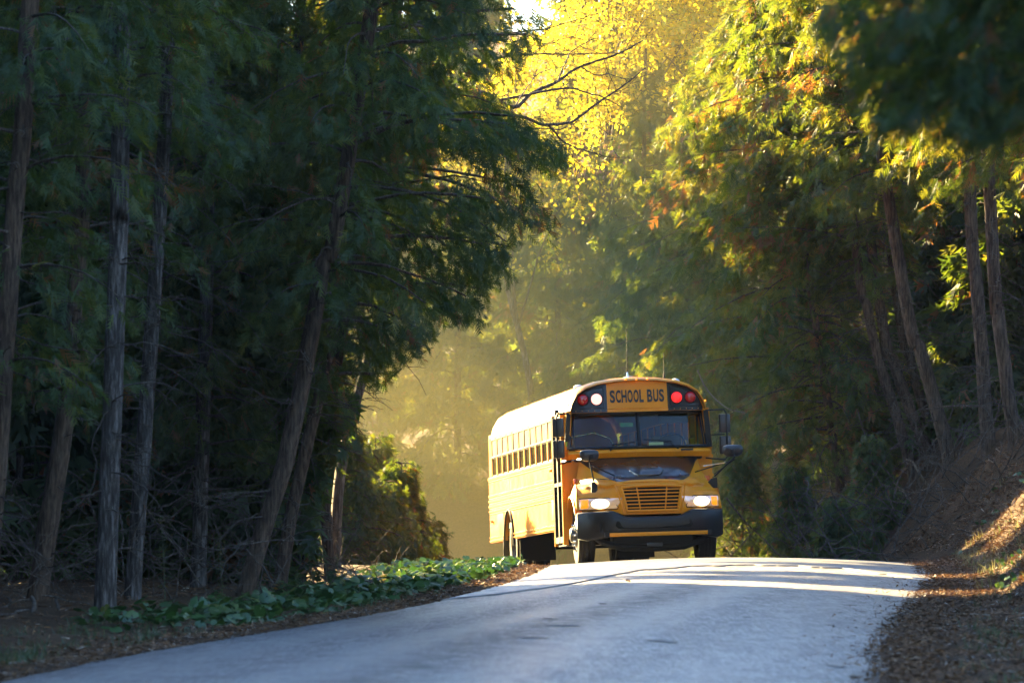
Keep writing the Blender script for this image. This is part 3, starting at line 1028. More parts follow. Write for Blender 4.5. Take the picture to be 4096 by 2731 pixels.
bank_tree('thickest leaning trunk of the bank row, last before the upright trunks', [(2184, 1071), (2155, 950), (2110, 790), (2075, 660)], 94.5, 0.13, 0.07,
          z0=4.5, z1=11.8, rad=2.3, nbr=54, dens=48, seed=204, dead=(0.3, 4.8, 46, 1.4), **LIFT)
bank_tree('upright cedar on top of the bank with a pale bare strip on its trunk', [(2271, 1036), (2262, 930), (2255, 805), (2240, 625), (2230, 500)], 92, 0.125, 0.08,
          z0=4.6, z1=12, rad=2.4, nbr=60, dens=50, seed=205, dead=(0.3, 4.8, 40, 1.3), side=(3.3, 0.2), **LIFT)
bank_tree('straight dark cedar trunk at the top of the bank beside the bare wood strip', [(2332, 1026), (2318, 930), (2306, 830), (2290, 700), (2281, 600)], 91, 0.12, 0.08,
          z0=4.4, z1=12, rad=2.3, nbr=54, dens=48, seed=206, dead=(0.3, 4.6, 40, 1.3), **LIFT)
# behind the row
for (x, y), sd, lab in [((10.4, 97), 207, 'dark cedar in the shade behind the upright bank trunks'), ((8.8, 101), 208, 'dark cedar in the shade behind the leaning bank trunks'),
                        ((12.0, 93), 209, 'dark cedar far up the bank, hidden behind the straight dark trunk'), ((12.6, 101), 210, 'cedar deep in the wood above the bank')]:
    b = on_ground((x, y, 0))
    cedar('cedar_tree', lab, [b, b + np.array([-0.2, 0, 6]), b + np.array([-0.4, 0, 12])], 0.11, 0.05, 0.7, 11.8, 2.3, 66, 42, sd, lod=T_LO, size=0.42, dead=(0.2, 2.5, 40, 1.4), bark='bark_warm', tint0=0.35, brown=0.05)

for i, (x, y, h, lab) in enumerate([(8.7, 97.5, 4.5, 'low bushy cedar behind the upright bank trunks'), (10.0, 100, 5.5, 'low bushy cedar filling the gap above the bank'), (8.9, 103, 5.0, 'low bushy cedar in the shade behind the leaning bank row'), (7.6, 100, 4.2, 'small dark cedar low behind the bank row'), (10.6, 95.5, 5.0, 'low bushy cedar behind the straight dark bank trunk')]):
    b = on_ground((x, y, 0))
    cedar('cedar_tree', lab, [b, b + np.array([0.1, 0, h * 0.5]), b + np.array([0.2, 0, h])], 0.06, 0.02, 0.05, h - 0.1, 1.9, 70, 46, 380 + i, lod=T_LO, size=0.38, tint0=0.25, fill=0.9, bark='bark_warm', brown=0.02)

# the wall of cedars behind the bus
WALL = dict(lod=T_MID, bark='bark_warm')
def wall_tree(label, x, y, h, rad, seed, lean=(0, 0), z0=1.5, nbr=74, dens=58, size=0.25, r=(0.10, 0.03), top=1.0, **kw):
    b = on_ground((x, y, 0))
    for k, v in WALL.items():
        kw.setdefault(k, v)
    kw.setdefault('tint0', 0.48); kw.setdefault('brown', 0.03)
    kw.setdefault('dead', (0.2, max(1.5, z0 + 1), 36, 1.4))
    return cedar('cedar_tree', label, [b, b + np.array([lean[0] * 0.5, lean[1] * 0.5, h * 0.5]), b + np.array([lean[0], lean[1], h * top])], r[0], r[1], z0, h - 0.3, rad, nbr, dens, seed, size=size, **kw)

wall_tree('cedar leaning over the road just right of the bus, rusty dead sprays hanging low', 6.1, 98.5, 10.5, 2.6, 301, lean=(-1.6, 0), z0=1.3, nbr=92, brown=0.11, side=(3.3, 0.4), dead=(0.2, 3.6, 90, 1.6))
wall_tree('dark stemmed cedar behind the bank row, right of the bus mirrors', 6.6, 103, 11, 2.5, 302, lean=(-1.0, 0), z0=1.2, nbr=90, dead=(0.2, 3.6, 90, 1.6))
wall_tree('bluish green cedar with drooping sprays right above the bus roof', 4.2, 107.5, 9.6, 2.8, 303, lean=(-0.6, 0), z0=0.9, nbr=90, tint0=0.34, side=(3.6, 0.3))
wall_tree('tall cedar with yellow green edges standing behind the bluish green one', 5.6, 105.5, 11.5, 2.8, 304, lean=(-1.1, 0), z0=1.2, nbr=96, tint0=0.5, side=(3.4, 0.3))
wall_tree('cedar behind the left end of the bus roof in golden haze', 2.6, 113, 10.4, 2.7, 305, lean=(0.2, 0), z0=0.6, nbr=90)
wall_tree('hazy cedar directly left of the bus, lit gold near the ground', 1.0, 117.5, 8.6, 2.5, 306, z0=0.3, nbr=90, tint0=0.5, brown=0.03)
wall_tree('pale hazy cedar with a rounded top beyond the bend', -1.2, 119, 9.0, 2.6, 307, z0=0.2, nbr=90)
wall_tree('pale hazy cedar beside the leaning reddish trunk, far beyond the bend', -3.4, 120.5, 9.5, 2.7, 308, z0=0.2, nbr=90)
wall_tree('hazy cedar beyond the bend, glimpsed through the dark wood', -6.0, 122.5, 11, 2.6, 309, z0=0.2, lod=T_LO, size=0.40, dens=50)
wall_tree('hazy cedar at the far end of the bend', -9.0, 125, 11, 2.6, 310, z0=0.2, lod=T_LO, size=0.40, dens=50)
wall_tree('broad mid green cedar on the near side of the bend, dark at its foot', -4.4, 105.5, 5.6, 1.6, 330, z0=0.1, nbr=84, dens=60, tint0=0.38, dead=None)
wall_tree('taller green cedar on the near side of the bend', -5.8, 109, 7.5, 2.0, 331, z0=0.1, nbr=84, dens=56, tint0=0.42, dead=None)
for i, (x, y, h, rad, t0, lab) in enumerate([(-2.75, 88.5, 2.7, 1.5, 0.30, 'young bright green cedar bush in the clearing left of the bus'), (-4.0, 86.5, 2.5, 1.3, 0.24, 'small shaded cedar sapling beside the bright green cedar bush'),
        (-1.9, 93, 2.3, 1.2, 0.30, 'cedar bush nearest the rear of the bus, hazy at its top'), (-4.6, 91.5, 4.2, 1.7, 0.28, 'taller young cedar behind the bright green cedar bush'), (-3.2, 97, 2.8, 1.5, 0.32, 'young cedar in the dusty light behind the cedar bushes'), (-3.5, 90.2, 2.3, 1.3, 0.28, 'round low cedar bush beside the bright green one'), (-2.1, 90.8, 1.9, 1.2, 0.32, 'lowest cedar bush before the dusty light'), (-2.4, 95.2, 3.0, 1.3, 0.36, 'slim young cedar between the cedar bushes and the bus')]):
    wall_tree(lab, x, y, h, rad, 320 + i, z0=0.05, nbr=70, dens=80, size=0.15, tint0=t0, brown=0.01, top_taper=0.75, dead=None, r=(0.035, 0.008), top=0.85, fill=0.8)
wall_tree('tall narrow cedar behind the cedars over the road', 7.2, 106, 13, 2.4, 313, lean=(-0.8, 0), z0=2.5, tint0=0.45)
wall_tree('second row cedar showing between the wall cedars above the bus', 3.2, 116.5, 12.5, 2.6, 314, z0=1.0, lod=T_LO, size=0.42, dens=50)
grove('far cedar showing dimly through the gaps behind the haze', 'far cedars behind the haze', [(-9, 150), (-5.2, 152), (-1.5, 149), (2.2, 153), (-12.5, 148), (5.5, 150)], 360, deep(0.4, 15, 3.0, 70, 40, 0.6, 0.4, fill=0.8, bark='bark_warm'))
wall_tree('tall second row cedar right of the yellow maple', 6.0, 115, 14, 2.6, 317, z0=2, lod=T_LO, size=0.42, dens=40)
wall_tree('tall second row cedar behind the bank row', 9.0, 101, 13, 2.6, 318, z0=1.5, lod=T_LO, size=0.42, dens=40)

# unseen cedars added to shade the right bank, crowns set above the bus's sunlight
for i, (x, y, h, z0) in enumerate([(-7.8, 110.0, 17, 11.2), (-7.4, 116.5, 16.5, 9.6), (-9.6, 114.0, 17.5, 11.2), (-11, 117, 17, 9.8), (-8.6, 96.2, 16, 8.7)]):
    b = on_ground((x, y, 0))
    cedar('cedar_tree', 'tall high crowned cedar at the far side of the sunny clearing', [b, b + np.array([0.1, 0, 8]), b + np.array([0.3, 0, h])], 0.14, 0.05,
          z0, h - 0.2, 2.9, 66, 52, 340 + i, lod=T_LO, size=0.5, side=(0.593, 0.25 if i == 4 else 0.0), tint0=0.4, group='high crowned cedars round the clearing', bark='bark_warm', fill=0.8)

for i, (x, y, h, rad, lab) in enumerate([(5.5, 91.5, 1.5, 0.9, 'small cedar seedling at the foot of the bank right of the bus'), (6.3, 94.5, 2.3, 1.1, 'young cedar among the dead twigs below the leaning bank row'), (5.0, 96.0, 2.2, 1.0, 'young cedar half hidden behind the bus mirror side'), (4.2, 98.5, 2.6, 1.2, 'dusky young cedar directly behind the right side of the bus')]):
    wall_tree(lab, x, y, h, rad, 395 + i, z0=0.05, nbr=60, dens=60, size=0.17, tint0=0.3, brown=0.06, top_taper=0.75, dead=None, r=(0.03, 0.008), top=0.85, fill=0.8)

b = on_ground((-8.6, 97.6, 0))  # low cedar added out of sight to shade the green bush
cedar('cedar_tree', 'low cedar at the near side of the clearing, hidden by the dark wood', [b, b + np.array([0.1, 0, 3]), b + np.array([0.1, 0, 6])], 0.08, 0.03, 0.2, 5.8, 2.1, 80, 60, 399, lod=T_LO, size=0.45, fill=1.0, top_taper=0.35, tint0=0.35)

# big cedar at the right whose branches hang into the sun, and the dark near one
KEEP_R0 = J([(1890, -300), (1905, 110), (1950, 180), (1990, 250), (1985, 390), (2060, 440), (2075, 560), (2150, 555), (2180, 545), (2230, 565), (2290, 490), (2360, 470), (2700, 470), (2700, -300)])
def keep_r0(P, rng):
    q = to_px(P)
    return in_poly(q + rng.normal(0, 6, q.shape), KEEP_R0)
b = on_ground((8.9, 73, 0))
cedar('cedar_tree', 'big cedar hanging sunlit yellow and orange sprays over the right bank', [b, b + np.array([-0.4, 0, 5]), b + np.array([-0.8, 0, 13])], 0.16, 0.07,
      3.2, 12.6, 3.6, 110, 64, 401, lod=T_HI, size=0.21, side=(3.14, 0.45), keep=keep_r0, brown=0.09, tint0=0.56, bark='bark_warm',
      extra=[(3.7 + 0.27 * k, 3.14 + 0.45 * math.sin(2.4 * k), 3.3 + 1.2 * abs(math.sin(1.7 * k)), 0.30, 0.34) for k in range(16)])
KEEP_N = J([(1840, -400), (1880, 30), (1895, 110), (1960, 190), (1985, 265), (2060, 310), (2110, 255), (2190, 330), (2260, 335), (2352, 270), (2800, 250), (2800, -400)])
def keep_near(P, rng):
    q = to_px(P)
    return in_poly(q + rng.normal(0, 30, q.shape), KEEP_N)
b = on_ground((4.4, 29, 0))
cedar('cedar_tree', 'near dark cedar branches hanging out of focus over the road', [b, b + np.array([-0.2, 0, 4]), b + np.array([-0.3, 0, 10])], 0.15, 0.07,
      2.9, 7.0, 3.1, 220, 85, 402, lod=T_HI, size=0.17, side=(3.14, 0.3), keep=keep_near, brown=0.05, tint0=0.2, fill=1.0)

# ------------------------------------------------------------------ yellow maples and the bare tree
def maple(name, label, base, trunk, r0, centre, radii, n_leaf, seed, size=0.095, limbs=26, keep=None, tint=(0.0, 0.85)):
    rng = np.random.default_rng(seed)
    base = on_ground(base)
    root = empty(name, tuple(base), label, 'tree')
    P = [base] + [np.array(p, float) for p in trunk]
    V, Fq, Pt, L = trunk_np([base - np.array([0, 0, 0.3])] + P[1:], r0, r0 * 0.35, rng, seg=10, step=0.4, knots=1)
    mesh_np('trunk', V - base, Fq, M['bark'], parent=root, smooth=True)
    c, rd = np.array(centre, float), np.array(radii, float)
    paths, O = [], []
    for i in range(limbs):
        s = Pt[int(len(Pt) * rng.uniform(0.45, 0.98))]
        d = rng.normal(0, 1, 3); d /= np.linalg.norm(d)
        e = c + d * rd * rng.uniform(0.6, 1.0)
        n = 9
        t = np.linspace(0, 1, n)[:, None]
        Q = s * (1 - t) + e * t + np.cumsum(rng.normal(0, 0.07, (n, 3)), 0) * np.sin(t * 3.14)
        Q[:, 2] += 0.5 * np.sin(t[:, 0] * 3.14)
        paths.append((Q, np.linspace(0.03, 0.006, n)))
        for k in range(3, n):
            for _ in range(3):
                dd = rng.normal(0, 1, 3); dd[2] *= 0.5; dd /= np.linalg.norm(dd)
                l = rng.uniform(0.4, 1.2)
                tt = np.linspace(0, 1, 5)[:, None]
                Q2 = Q[k] + dd * l * tt + np.cumsum(rng.normal(0, 0.03, (5, 3)), 0)
                paths.append((Q2, np.linspace(0.008, 0.003, 5)))
                m = max(3, int(n_leaf / (limbs * 18)))
                O.append(Q2[rng.integers(1, 5, m)] + rng.normal(0, 0.10, (m, 3)))
    O = np.concatenate(O)
    if keep is not None:
        O = O[keep(O, rng)]
    n = len(O)
    D = rng.normal(0, 1, (n, 3)); D[:, 2] -= 0.5
    N = rng.normal(0, 0.6, (n, 3)); N[:, 2] += 0.6
    Vf, Ff, Tf = place(T_LEAF, O, D, N, size * rng.uniform(0.6, 1.3, n), rng.uniform(*tint, n), rng)
    mesh_np('crown', Vf - base, Ff, M['maple_leaf'], parent=root, tint=Tf)
    Vb, Fb = tubes_np(paths, 4)
    tag(mesh_np('branches', Vb - base, Fb, M['twig'], parent=root, smooth=True), kind='stuff')
    return root

SKYGAP = J([(1120, -200), (1345, -200), (1300, 50), (1220, 95), (1160, 170), (1075, 215), (1000, 200), (1040, 60)])
def keep_sky(P, rng):
    return ~in_poly(to_px(P) + rng.normal(0, 22, (len(P), 2)), SKYGAP) | (rng.uniform(0, 1, len(P)) < 0.10)
maple('maple_tree', 'tall maple glowing with backlit yellow leaves above the cedars', (2.6, 115.5, 0), [(2.5, 115, 3), (2.0, 114.5, 7), (2.3, 114, 12)], 0.14, (2.5, 114, 11.4), (3.4, 2.6, 4.4), 24000, 501, limbs=44, size=0.115, keep=keep_sky)
maple('maple_tree', 'smaller yellow maple with leaves reaching down beside the dark left canopy', (0.6, 115, 0), [(0.4, 114, 3), (-0.2, 113.8, 6), (0.1, 113.5, 9.5)], 0.10, (0.1, 113.5, 8.0), (2.0, 1.6, 2.8), 9000, 502, limbs=26, size=0.105, keep=keep_sky)
maple('maple_tree', 'yellow maple at the top between the sunlit maple and the dark near branches', (5.6, 118, 0), [(5.5, 118, 5), (5.2, 117, 10), (5.0, 116.5, 14)], 0.13, (4.6, 115.5, 12.0), (3.0, 2.2, 3.6), 15000, 503, limbs=36, size=0.115, tint=(0.0, 0.6))

def bare_tree():
    s = 1.5683
    def Q(pts, d0, d1=None):
        d1 = d0 if d1 is None else d1
        n = len(pts)
        return [np.array(PX(1300 + x / s, y / s, d0 + (d1 - d0) * i / max(1, n - 1))) for i, (x, y) in enumerate(pts)]
    rng = np.random.default_rng(61)
    base = on_ground((-2.6, 79.5, 0))
    root = empty('bare_maple_tree', tuple(base), 'bare maple spreading thin leafless branches with dry winged seeds before the yellow leaves', 'tree')
    fork = Q([(700, 640)], 80)[0]
    V, Fq, Pt, L = trunk_np([base - np.array([0, 0, 0.3]), base + np.array([0.1, 0, 1.5]), base * 0.4 + fork * 0.6 + np.array([-0.2, 0, -0.3]), fork], 0.09, 0.055, rng, seg=10)
    mesh_np('trunk', V - base, Fq, M['twig'], parent=root, smooth=True)
    main = [([(700, 640), (860, 560), (1020, 590), (1190, 672), (1300, 590), (1450, 520), (1610, 420), (1880, 330), (2000, 270)], 0.042),
            ([(700, 640), (1000, 640), (1240, 612), (1500, 560), (1640, 590), (1760, 620), (1860, 680)], 0.03),
            ([(700, 640), (1050, 690), (1290, 752), (1400, 790), (1560, 762), (1720, 650), (1890, 530), (2010, 420)], 0.038),
            ([(1400, 790), (1500, 895), (1600, 940), (1760, 990), (1900, 1000)], 0.016),
            ([(700, 640), (880, 472), (1050, 380), (1300, 342), (1600, 345), (1880, 330)], 0.026),
            ([(860, 300), (1000, 232), (1300, 190), (1500, 150), (1650, 108), (1760, 60)], 0.018),
            ([(1250, 850), (1350, 815), (1480, 830), (1620, 770)], 0.012),
            ([(1500, 895), (1560, 980), (1590, 1090), (1615, 1180)], 0.007),
            ([(1760, 620), (1790, 740), (1780, 850)], 0.006), ([(1610, 420), (1700, 470), (1800, 480), (1900, 520)], 0.012),
            ([(1450, 520), (1520, 380), (1600, 300), (1750, 250)], 0.012), ([(1190, 672), (1260, 560), (1330, 480), (1400, 440)], 0.012),
            ([(1300, 342), (1400, 250), (1560, 210)], 0.01), ([(900, 640), (1000, 800), (1050, 900), (1130, 950)], 0.014),
            ([(700, 640), (720, 400), (860, 300)], 0.03)]
    small, seeds = [], []
    for pts, r in main:
        P = catmull(Q(pts, 80, 83), 0.12)
        P = P + np.cumsum(rng.normal(0, 0.006, P.shape), 0)
        Vb, Fb = tubes_np([(P, np.linspace(r, max(0.004, r * 0.22), len(P)))], 7)
        mesh_np('branch', Vb - base, Fb, M['twig'], parent=root, smooth=True)
        for k in range(4, len(P), 3):
            if rng.uniform() < 0.55:
                t = P[min(k + 1, len(P) - 1)] - P[k - 1]
                d = t / np.linalg.norm(t) + rng.normal(0, 0.7, 3); d /= np.linalg.norm(d)
                l = rng.uniform(0.15, 0.75)
                q = P[k] + d * (np.linspace(0, 1, 7) * l)[:, None] + np.cumsum(rng.normal(0, 0.018, (7, 3)), 0)
                small.append((q, np.linspace(0.006, 0.0028, 7)))
                if rng.uniform() < 0.5:
                    q2 = q[4] + (d + rng.normal(0, 0.8, 3)) * (np.linspace(0, 1, 5) * l * 0.5)[:, None]
                    small.append((q2, np.linspace(0.004, 0.0022, 5)))
                px = to_px(q[-1:])[0]
                if px[0] > 2180 and px[1] > 420 and rng.uniform() < 0.75:
                    seeds.append(q[-1])
    Vb, Fb = tubes_np(small, 4)
    tag(mesh_np('fine_twigs', Vb - base, Fb, M['twig'], parent=root, smooth=True), kind='stuff')
    O = []
    for sd in seeds + [Q([(x, y)], 83)[0] for x, y in [(1615, 1190), (1590, 1060), (1720, 1020), (1780, 910), (1830, 930), (1860, 960), (1620, 870), (1560, 1040), (1740, 1050)]]:
        m = rng.integers(4, 9)
        O.append(sd + np.stack([rng.normal(0, 0.06, m), rng.normal(0, 0.05, m), -rng.uniform(0, 0.14, m)], 1))
    O = np.concatenate(O)
    n = len(O)
    D = rng.normal(0, 0.3, (n, 3)); D[:, 2] = -1
    Vf, Ff, Tf = place(T_LEAF, O, D, rng.normal(0, 1, (n, 3)), rng.uniform(0.045, 0.075, n), rng.uniform(0, 1, n), rng)
    tag(mesh_np('winged_seeds', Vf - base, Ff, M['seed'], parent=root, tint=Tf), kind='stuff')
bare_tree()

# cedars along the near road, out of the picture: they shade the road and the wood
def roadside():
    protos = []
    for k in range(2):
        b = np.array([0.0, 0.0, 0.0])
        o = cedar('cedar_tree', 'tall cedar beside the near road, outside the view', [b, b + np.array([0.1, 0, 6]), b + np.array([0.0, 0.1, 13])], 0.14, 0.05, 0.9, 12.8, 2.7, 84, 44, 600 + k,
                  lod=T_LO, size=0.55, group='cedars lining the near road outside the view', tint0=0.3)
        protos.append(o)
    spots = []
    for y in np.arange(-14, 68, 3.4):
        c = CENTRE[np.abs(CENTRE[:, 1] - y).argmin()]
        spots.append((c[0] - 6.0 - 0.03 * max(0, y - 10), y))
        spots.append((c[0] - 9.6 - 0.05 * max(0, y - 10), y + 1.6))
        spots.append((c[0] - 13.5 - 0.05 * max(0, y - 10), y + 3.0))
        if y < 14: spots.append((c[0] + 13.5, y))
    spots += [(9.2, 40), (9.8, 48), (10.4, 56), (10.8, 64), (12.5, 71), (13, 79), (-17, 72), (-19, 78), (-18, 66)]
    i = 0
    r = random.Random(4)
    for x, y in spots:
        q = to_px(np.array([[x, y, 3.0]]))[0]
        half = FPX * 2.6 / max(y, 1)
        if y > 3 and -half < q[0] < 4096 + half:
            continue
        o = protos[i] if i < 2 else copy_tree(protos[i % 2])
        i += 1
        s = r.uniform(0.9, 1.15)
        o.location = (x, y, float(ground_z([x], [y])[0]) - 0.05)
        o.rotation_euler = (0, 0, r.uniform(0, 6.28))
        o.scale = (s, s, s)
roadside()

# ================================================================== the school bus
# local axes: x to the viewer's right, y from the front bumper to the rear, z up from the road
M['yellow'] = paint('school_bus_yellow', (0.72, 0.255, 0.002), rough=0.38, var=0.05, coat=0.08, dirt=0.06, spec=0.28)
M['black'] = paint('gloss_black_paint', (0.004, 0.004, 0.006), rough=0.28, var=0.1, coat=0.8)
M['matt_black'] = paint('black_plastic', (0.006, 0.006, 0.007), rough=0.5, var=0.25, spec=0.3)
M['bumper'] = paint('satin_black_bumper', (0.005, 0.005, 0.007), rough=0.36, var=0.3, spec=0.4)
M['rubber'] = paint('tyre_rubber', (0.009, 0.008, 0.008), rough=0.75, var=0.3, dirt=0.12, spec=0.3)
M['steel'] = paint('painted_steel_rim', (0.10, 0.095, 0.09), rough=0.4, metal=0.6)
M['chrome'] = paint('chrome', (0.65, 0.65, 0.66), rough=0.12, metal=1.0, var=0.03)
M['dark_metal'] = paint('dark_underbody', (0.006, 0.005, 0.005), rough=0.7, var=0.3, dirt=0.08, spec=0.25)
M['mesh_black'] = paint('grille_backing', (0.003, 0.003, 0.003), rough=0.85, spec=0.2)  # black of the grille backing, also drawn as shade in the bumper slot
M['glass'] = glass('window_glass')
M['dusty'] = sheen_glass('dusty_window_glass', (0.75, 0.8, 0.7), 0.38)
M['sash'] = paint('dark_sash', (0.02, 0.02, 0.02), rough=0.45)
M['windscreen'] = glass('windscreen_glass', (0.72, 0.80, 0.46))  # tinted yellow green to draw reflected foliage
M['lens_clear'] = paint('clear_lens', (0.5, 0.48, 0.45), rough=0.15, metal=0.6, emit=(1.0, 0.55, 0.22), estr=0.022)  # warm glow of the lit lamp put into the lens housing
M['lamp_on'] = paint('lit_headlight', (1, 0.95, 0.85), emit=(1.0, 0.74, 0.36), estr=0.6)
M['amber_on'] = paint('lit_amber_lens', (0.35, 0.08, 0.004), emit=(1.0, 0.30, 0.008), estr=0.085)
M['amber_dot'] = paint('lit_amber_marker', (0.8, 0.2, 0.01), emit=(1.0, 0.24, 0.02), estr=0.20)
M['amber'] = paint('amber_lens', (0.55, 0.10, 0.012), rough=0.18, coat=0.6)
M['red_on'] = paint('lit_red_lens', (0.4, 0.015, 0.01), emit=(1.0, 0.02, 0.02), estr=0.075)
M['red_bright'] = paint('flashing_red_lens', (0.5, 0.05, 0.04), emit=(1.0, 0.40, 0.34), estr=0.16)
M['red_off'] = paint('unlit_red_lens', (0.16, 0.004, 0.008), rough=0.15, coat=0.7, emit=(1.0, 0.01, 0.02), estr=0.006)  # faint red emission put into a lens that is off
M['red_black'] = paint('dark_lamp_surround', (0.005, 0.003, 0.004), rough=0.30, coat=0.15, spec=0.35)
M['seat'] = paint('brown_vinyl_seat', (0.030, 0.026, 0.012), rough=0.5)
M['white'] = paint('white_print', (0.75, 0.75, 0.74), rough=0.6)
M['sticker_green'] = paint('green_sticker', (0.28, 0.42, 0.05), rough=0.6)
M['sticker_orange'] = paint('orange_sticker', (0.75, 0.20, 0.04), rough=0.6)
M['teal'] = paint('teal_visor', (0.04, 0.30, 0.26), rough=0.4)
M['lettering'] = paint('black_lettering', (0.010, 0.010, 0.010), rough=0.5)
M['inner'] = paint('interior_panels', (0.16, 0.155, 0.055), rough=0.6)  # yellow green stands in for trees reflected in the windscreen
M['back_chrome'] = paint('mirror_back', (0.012, 0.012, 0.016), rough=0.38, coat=0.2)

BUS_POS = (2.27, 86.0, -0.085)
bus = empty('school_bus', BUS_POS, 'yellow school bus with lit headlights and flashing red lamps coming over the crest', 'bus')
bus.rotation_euler = Matrix.Rotation(R(7.5), 3, 'Z').to_4x4().to_3x3().to_euler()
_rot = Matrix.Rotation(R(7.5), 4, 'Z') @ Matrix.Rotation(R(-2.2), 4, 'X') @ Matrix.Rotation(R(-1.55), 4, 'Y')
bus.rotation_euler = _rot.to_euler()
BL = 10.95                                   # length of the bus
BF = 1.42                                    # where the full body section begins
SEC = [(1.22, 0.61), (1.22, 1.77), (1.21, 2.15), (1.192, 2.51), (1.155, 2.645), (1.06, 2.81), (0.90, 2.915), (0.68, 2.985), (0.36, 3.03), (0.0, 3.045)]
def section(k=1.0, dz=0.0):
    L = [(-u * k, w + dz) for u, w in SEC]
    return L + [(u * k, w + dz) for u, w in SEC[-2::-1]]

def part(name, m, fn, parent=bus, **kw):
    bm = bmesh.new()
    fn(bm)
    return obj(name, bm, m, parent, **kw)

# --- roof, with the rounded front cap and the rounded rear
def f(bm):
    prof = [p for p in section() if p[1] >= 2.49]
    rows = []
    for y, k, dz in [(1.20, 0.925, -0.06), (1.24, 0.940, -0.030), (1.32, 0.955, -0.012), (1.50, 0.985, 0.0), (1.75, 1.0, 0.0), (3.2, 1, 0), (3.23, 1.004, 0.005), (3.27, 1.004, 0.005), (3.3, 1, 0),
                     (5.2, 1, 0), (5.23, 1.004, 0.005), (5.27, 1.004, 0.005), (5.3, 1, 0), (7.2, 1, 0), (7.23, 1.004, .005), (7.27, 1.004, .005), (7.3, 1, 0), (9.2, 1, 0), (BL - 0.45, 1.0, 0.0), (BL - 0.2, 0.985, -0.02), (BL - 0.06, 0.95, -0.09), (BL, 0.90, -0.20)]:
        row = []
        for u, w in prof:
            hz = (w - 2.51) * (1 + (dz / 0.535)) + 2.51 if dz <= 0 else w + dz
            row.append((u * k, y, hz))
        rows.append(row)
    bm_grid(bm, rows)
part('roof', M['yellow'], f, angle=50)

# --- sides
WHEEL_F, WHEEL_R, RW = 0.98, 8.25, 0.50
WIN0, WIN_N, WIN_P = 2.62, 11, 0.725
def side_wall(s):
    def f(bm):
        x = 1.22 * s
        # belt panel from the skirt to the sills, with an arch over the rear wheel
        ra, zc, lo, hi = 0.61, 0.50, 0.61, 1.765
        y0, y1 = (2.42 if s < 0 else BF), BL - 0.06
        P = [(y0, lo), (WHEEL_R - ra, lo)]
        P += [(WHEEL_R - ra * math.cos(a), zc + ra * math.sin(a)) for a in np.linspace(0, math.pi, 15)[1:-1]]
        P += [(WHEEL_R + ra, lo), (y1, lo), (y1, hi), (y0, hi)]
        # as quads: columns along the bottom outline
        bot = P[:-2]
        ys = [p[0] for p in bot]
        A = [(x, p[0], p[1]) for p in bot]
        B = [(x, y, hi) for y in ys]
        Ai = [(x - 0.05 * s, p[0], p[1]) for p in bot]
        bm_grid(bm, [B, A, Ai])
        # rail over the windows
        bm_grid(bm, [[(1.194 * s, y, 2.525) for y in (BF, y1)], [(1.203 * s, y, 2.455) for y in (BF, y1)], [(1.15 * s, y, 2.455) for y in (BF, y1)]])
        # posts between the windows
        for k in range(WIN_N + 1):
            y = WIN0 + k * WIN_P
            bm_prism(bm, [(y - 0.04, 1.765), (y + 0.04, 1.765), (y + 0.04, 2.46), (y - 0.04, 2.46)], 1.165 * s, 1.20 * s, axis='x')
        # rear corner post
        bm_prism(bm, [(WIN0 + WIN_N * WIN_P + 0.04, 1.765), (y1, 1.765), (y1, 2.46), (WIN0 + WIN_N * WIN_P + 0.04, 2.46)], 1.165 * s, 1.203 * s, axis='x')
        if s > 0:
            bm_prism(bm, [(BF, 1.765), (BF + 0.14, 1.765), (BF + 0.14, 2.46), (BF, 2.46)], 1.165 * s, 1.203 * s, axis='x')
    part('side_wall', M['yellow'], f, smooth=False)
for s in (-1, 1):
    side_wall(s)

# --- rub rails, dark strips for the shade below them, skirt trims
def rail(s, w, y0, y1, h=0.045, m='yellow', name='rub_rail', d=0.022):
    def f(bm):
        bm_prism(bm, [((1.219) * s, w - h / 2), ((1.219 + d) * s, w - h / 4), ((1.219 + d) * s, w + h / 4), (1.219 * s, w + h / 2)], y0, y1)
    return part(name, M[m], f, smooth=False)
for s in (-1, 1):
    y0 = 2.42 if s < 0 else BF
    for w in (1.735, 1.43, 1.34, 1.25, 1.16):
        rail(s, w, y0, BL - 0.08, h=0.055 if w < 1.6 else 0.07)
    for w in (1.69, 1.385, 1.295, 1.205, 1.115):
        rail(s, w, y0, BL - 0.08, h=0.022, m='matt_black', d=0.016)  # black strips below each rail draw its shade line
    for w in (0.70, 0.64):
        rail(s, w, y0, WHEEL_R - 0.64, h=0.035)
        rail(s, w, WHEEL_R + 0.64, BL - 0.08, h=0.035)

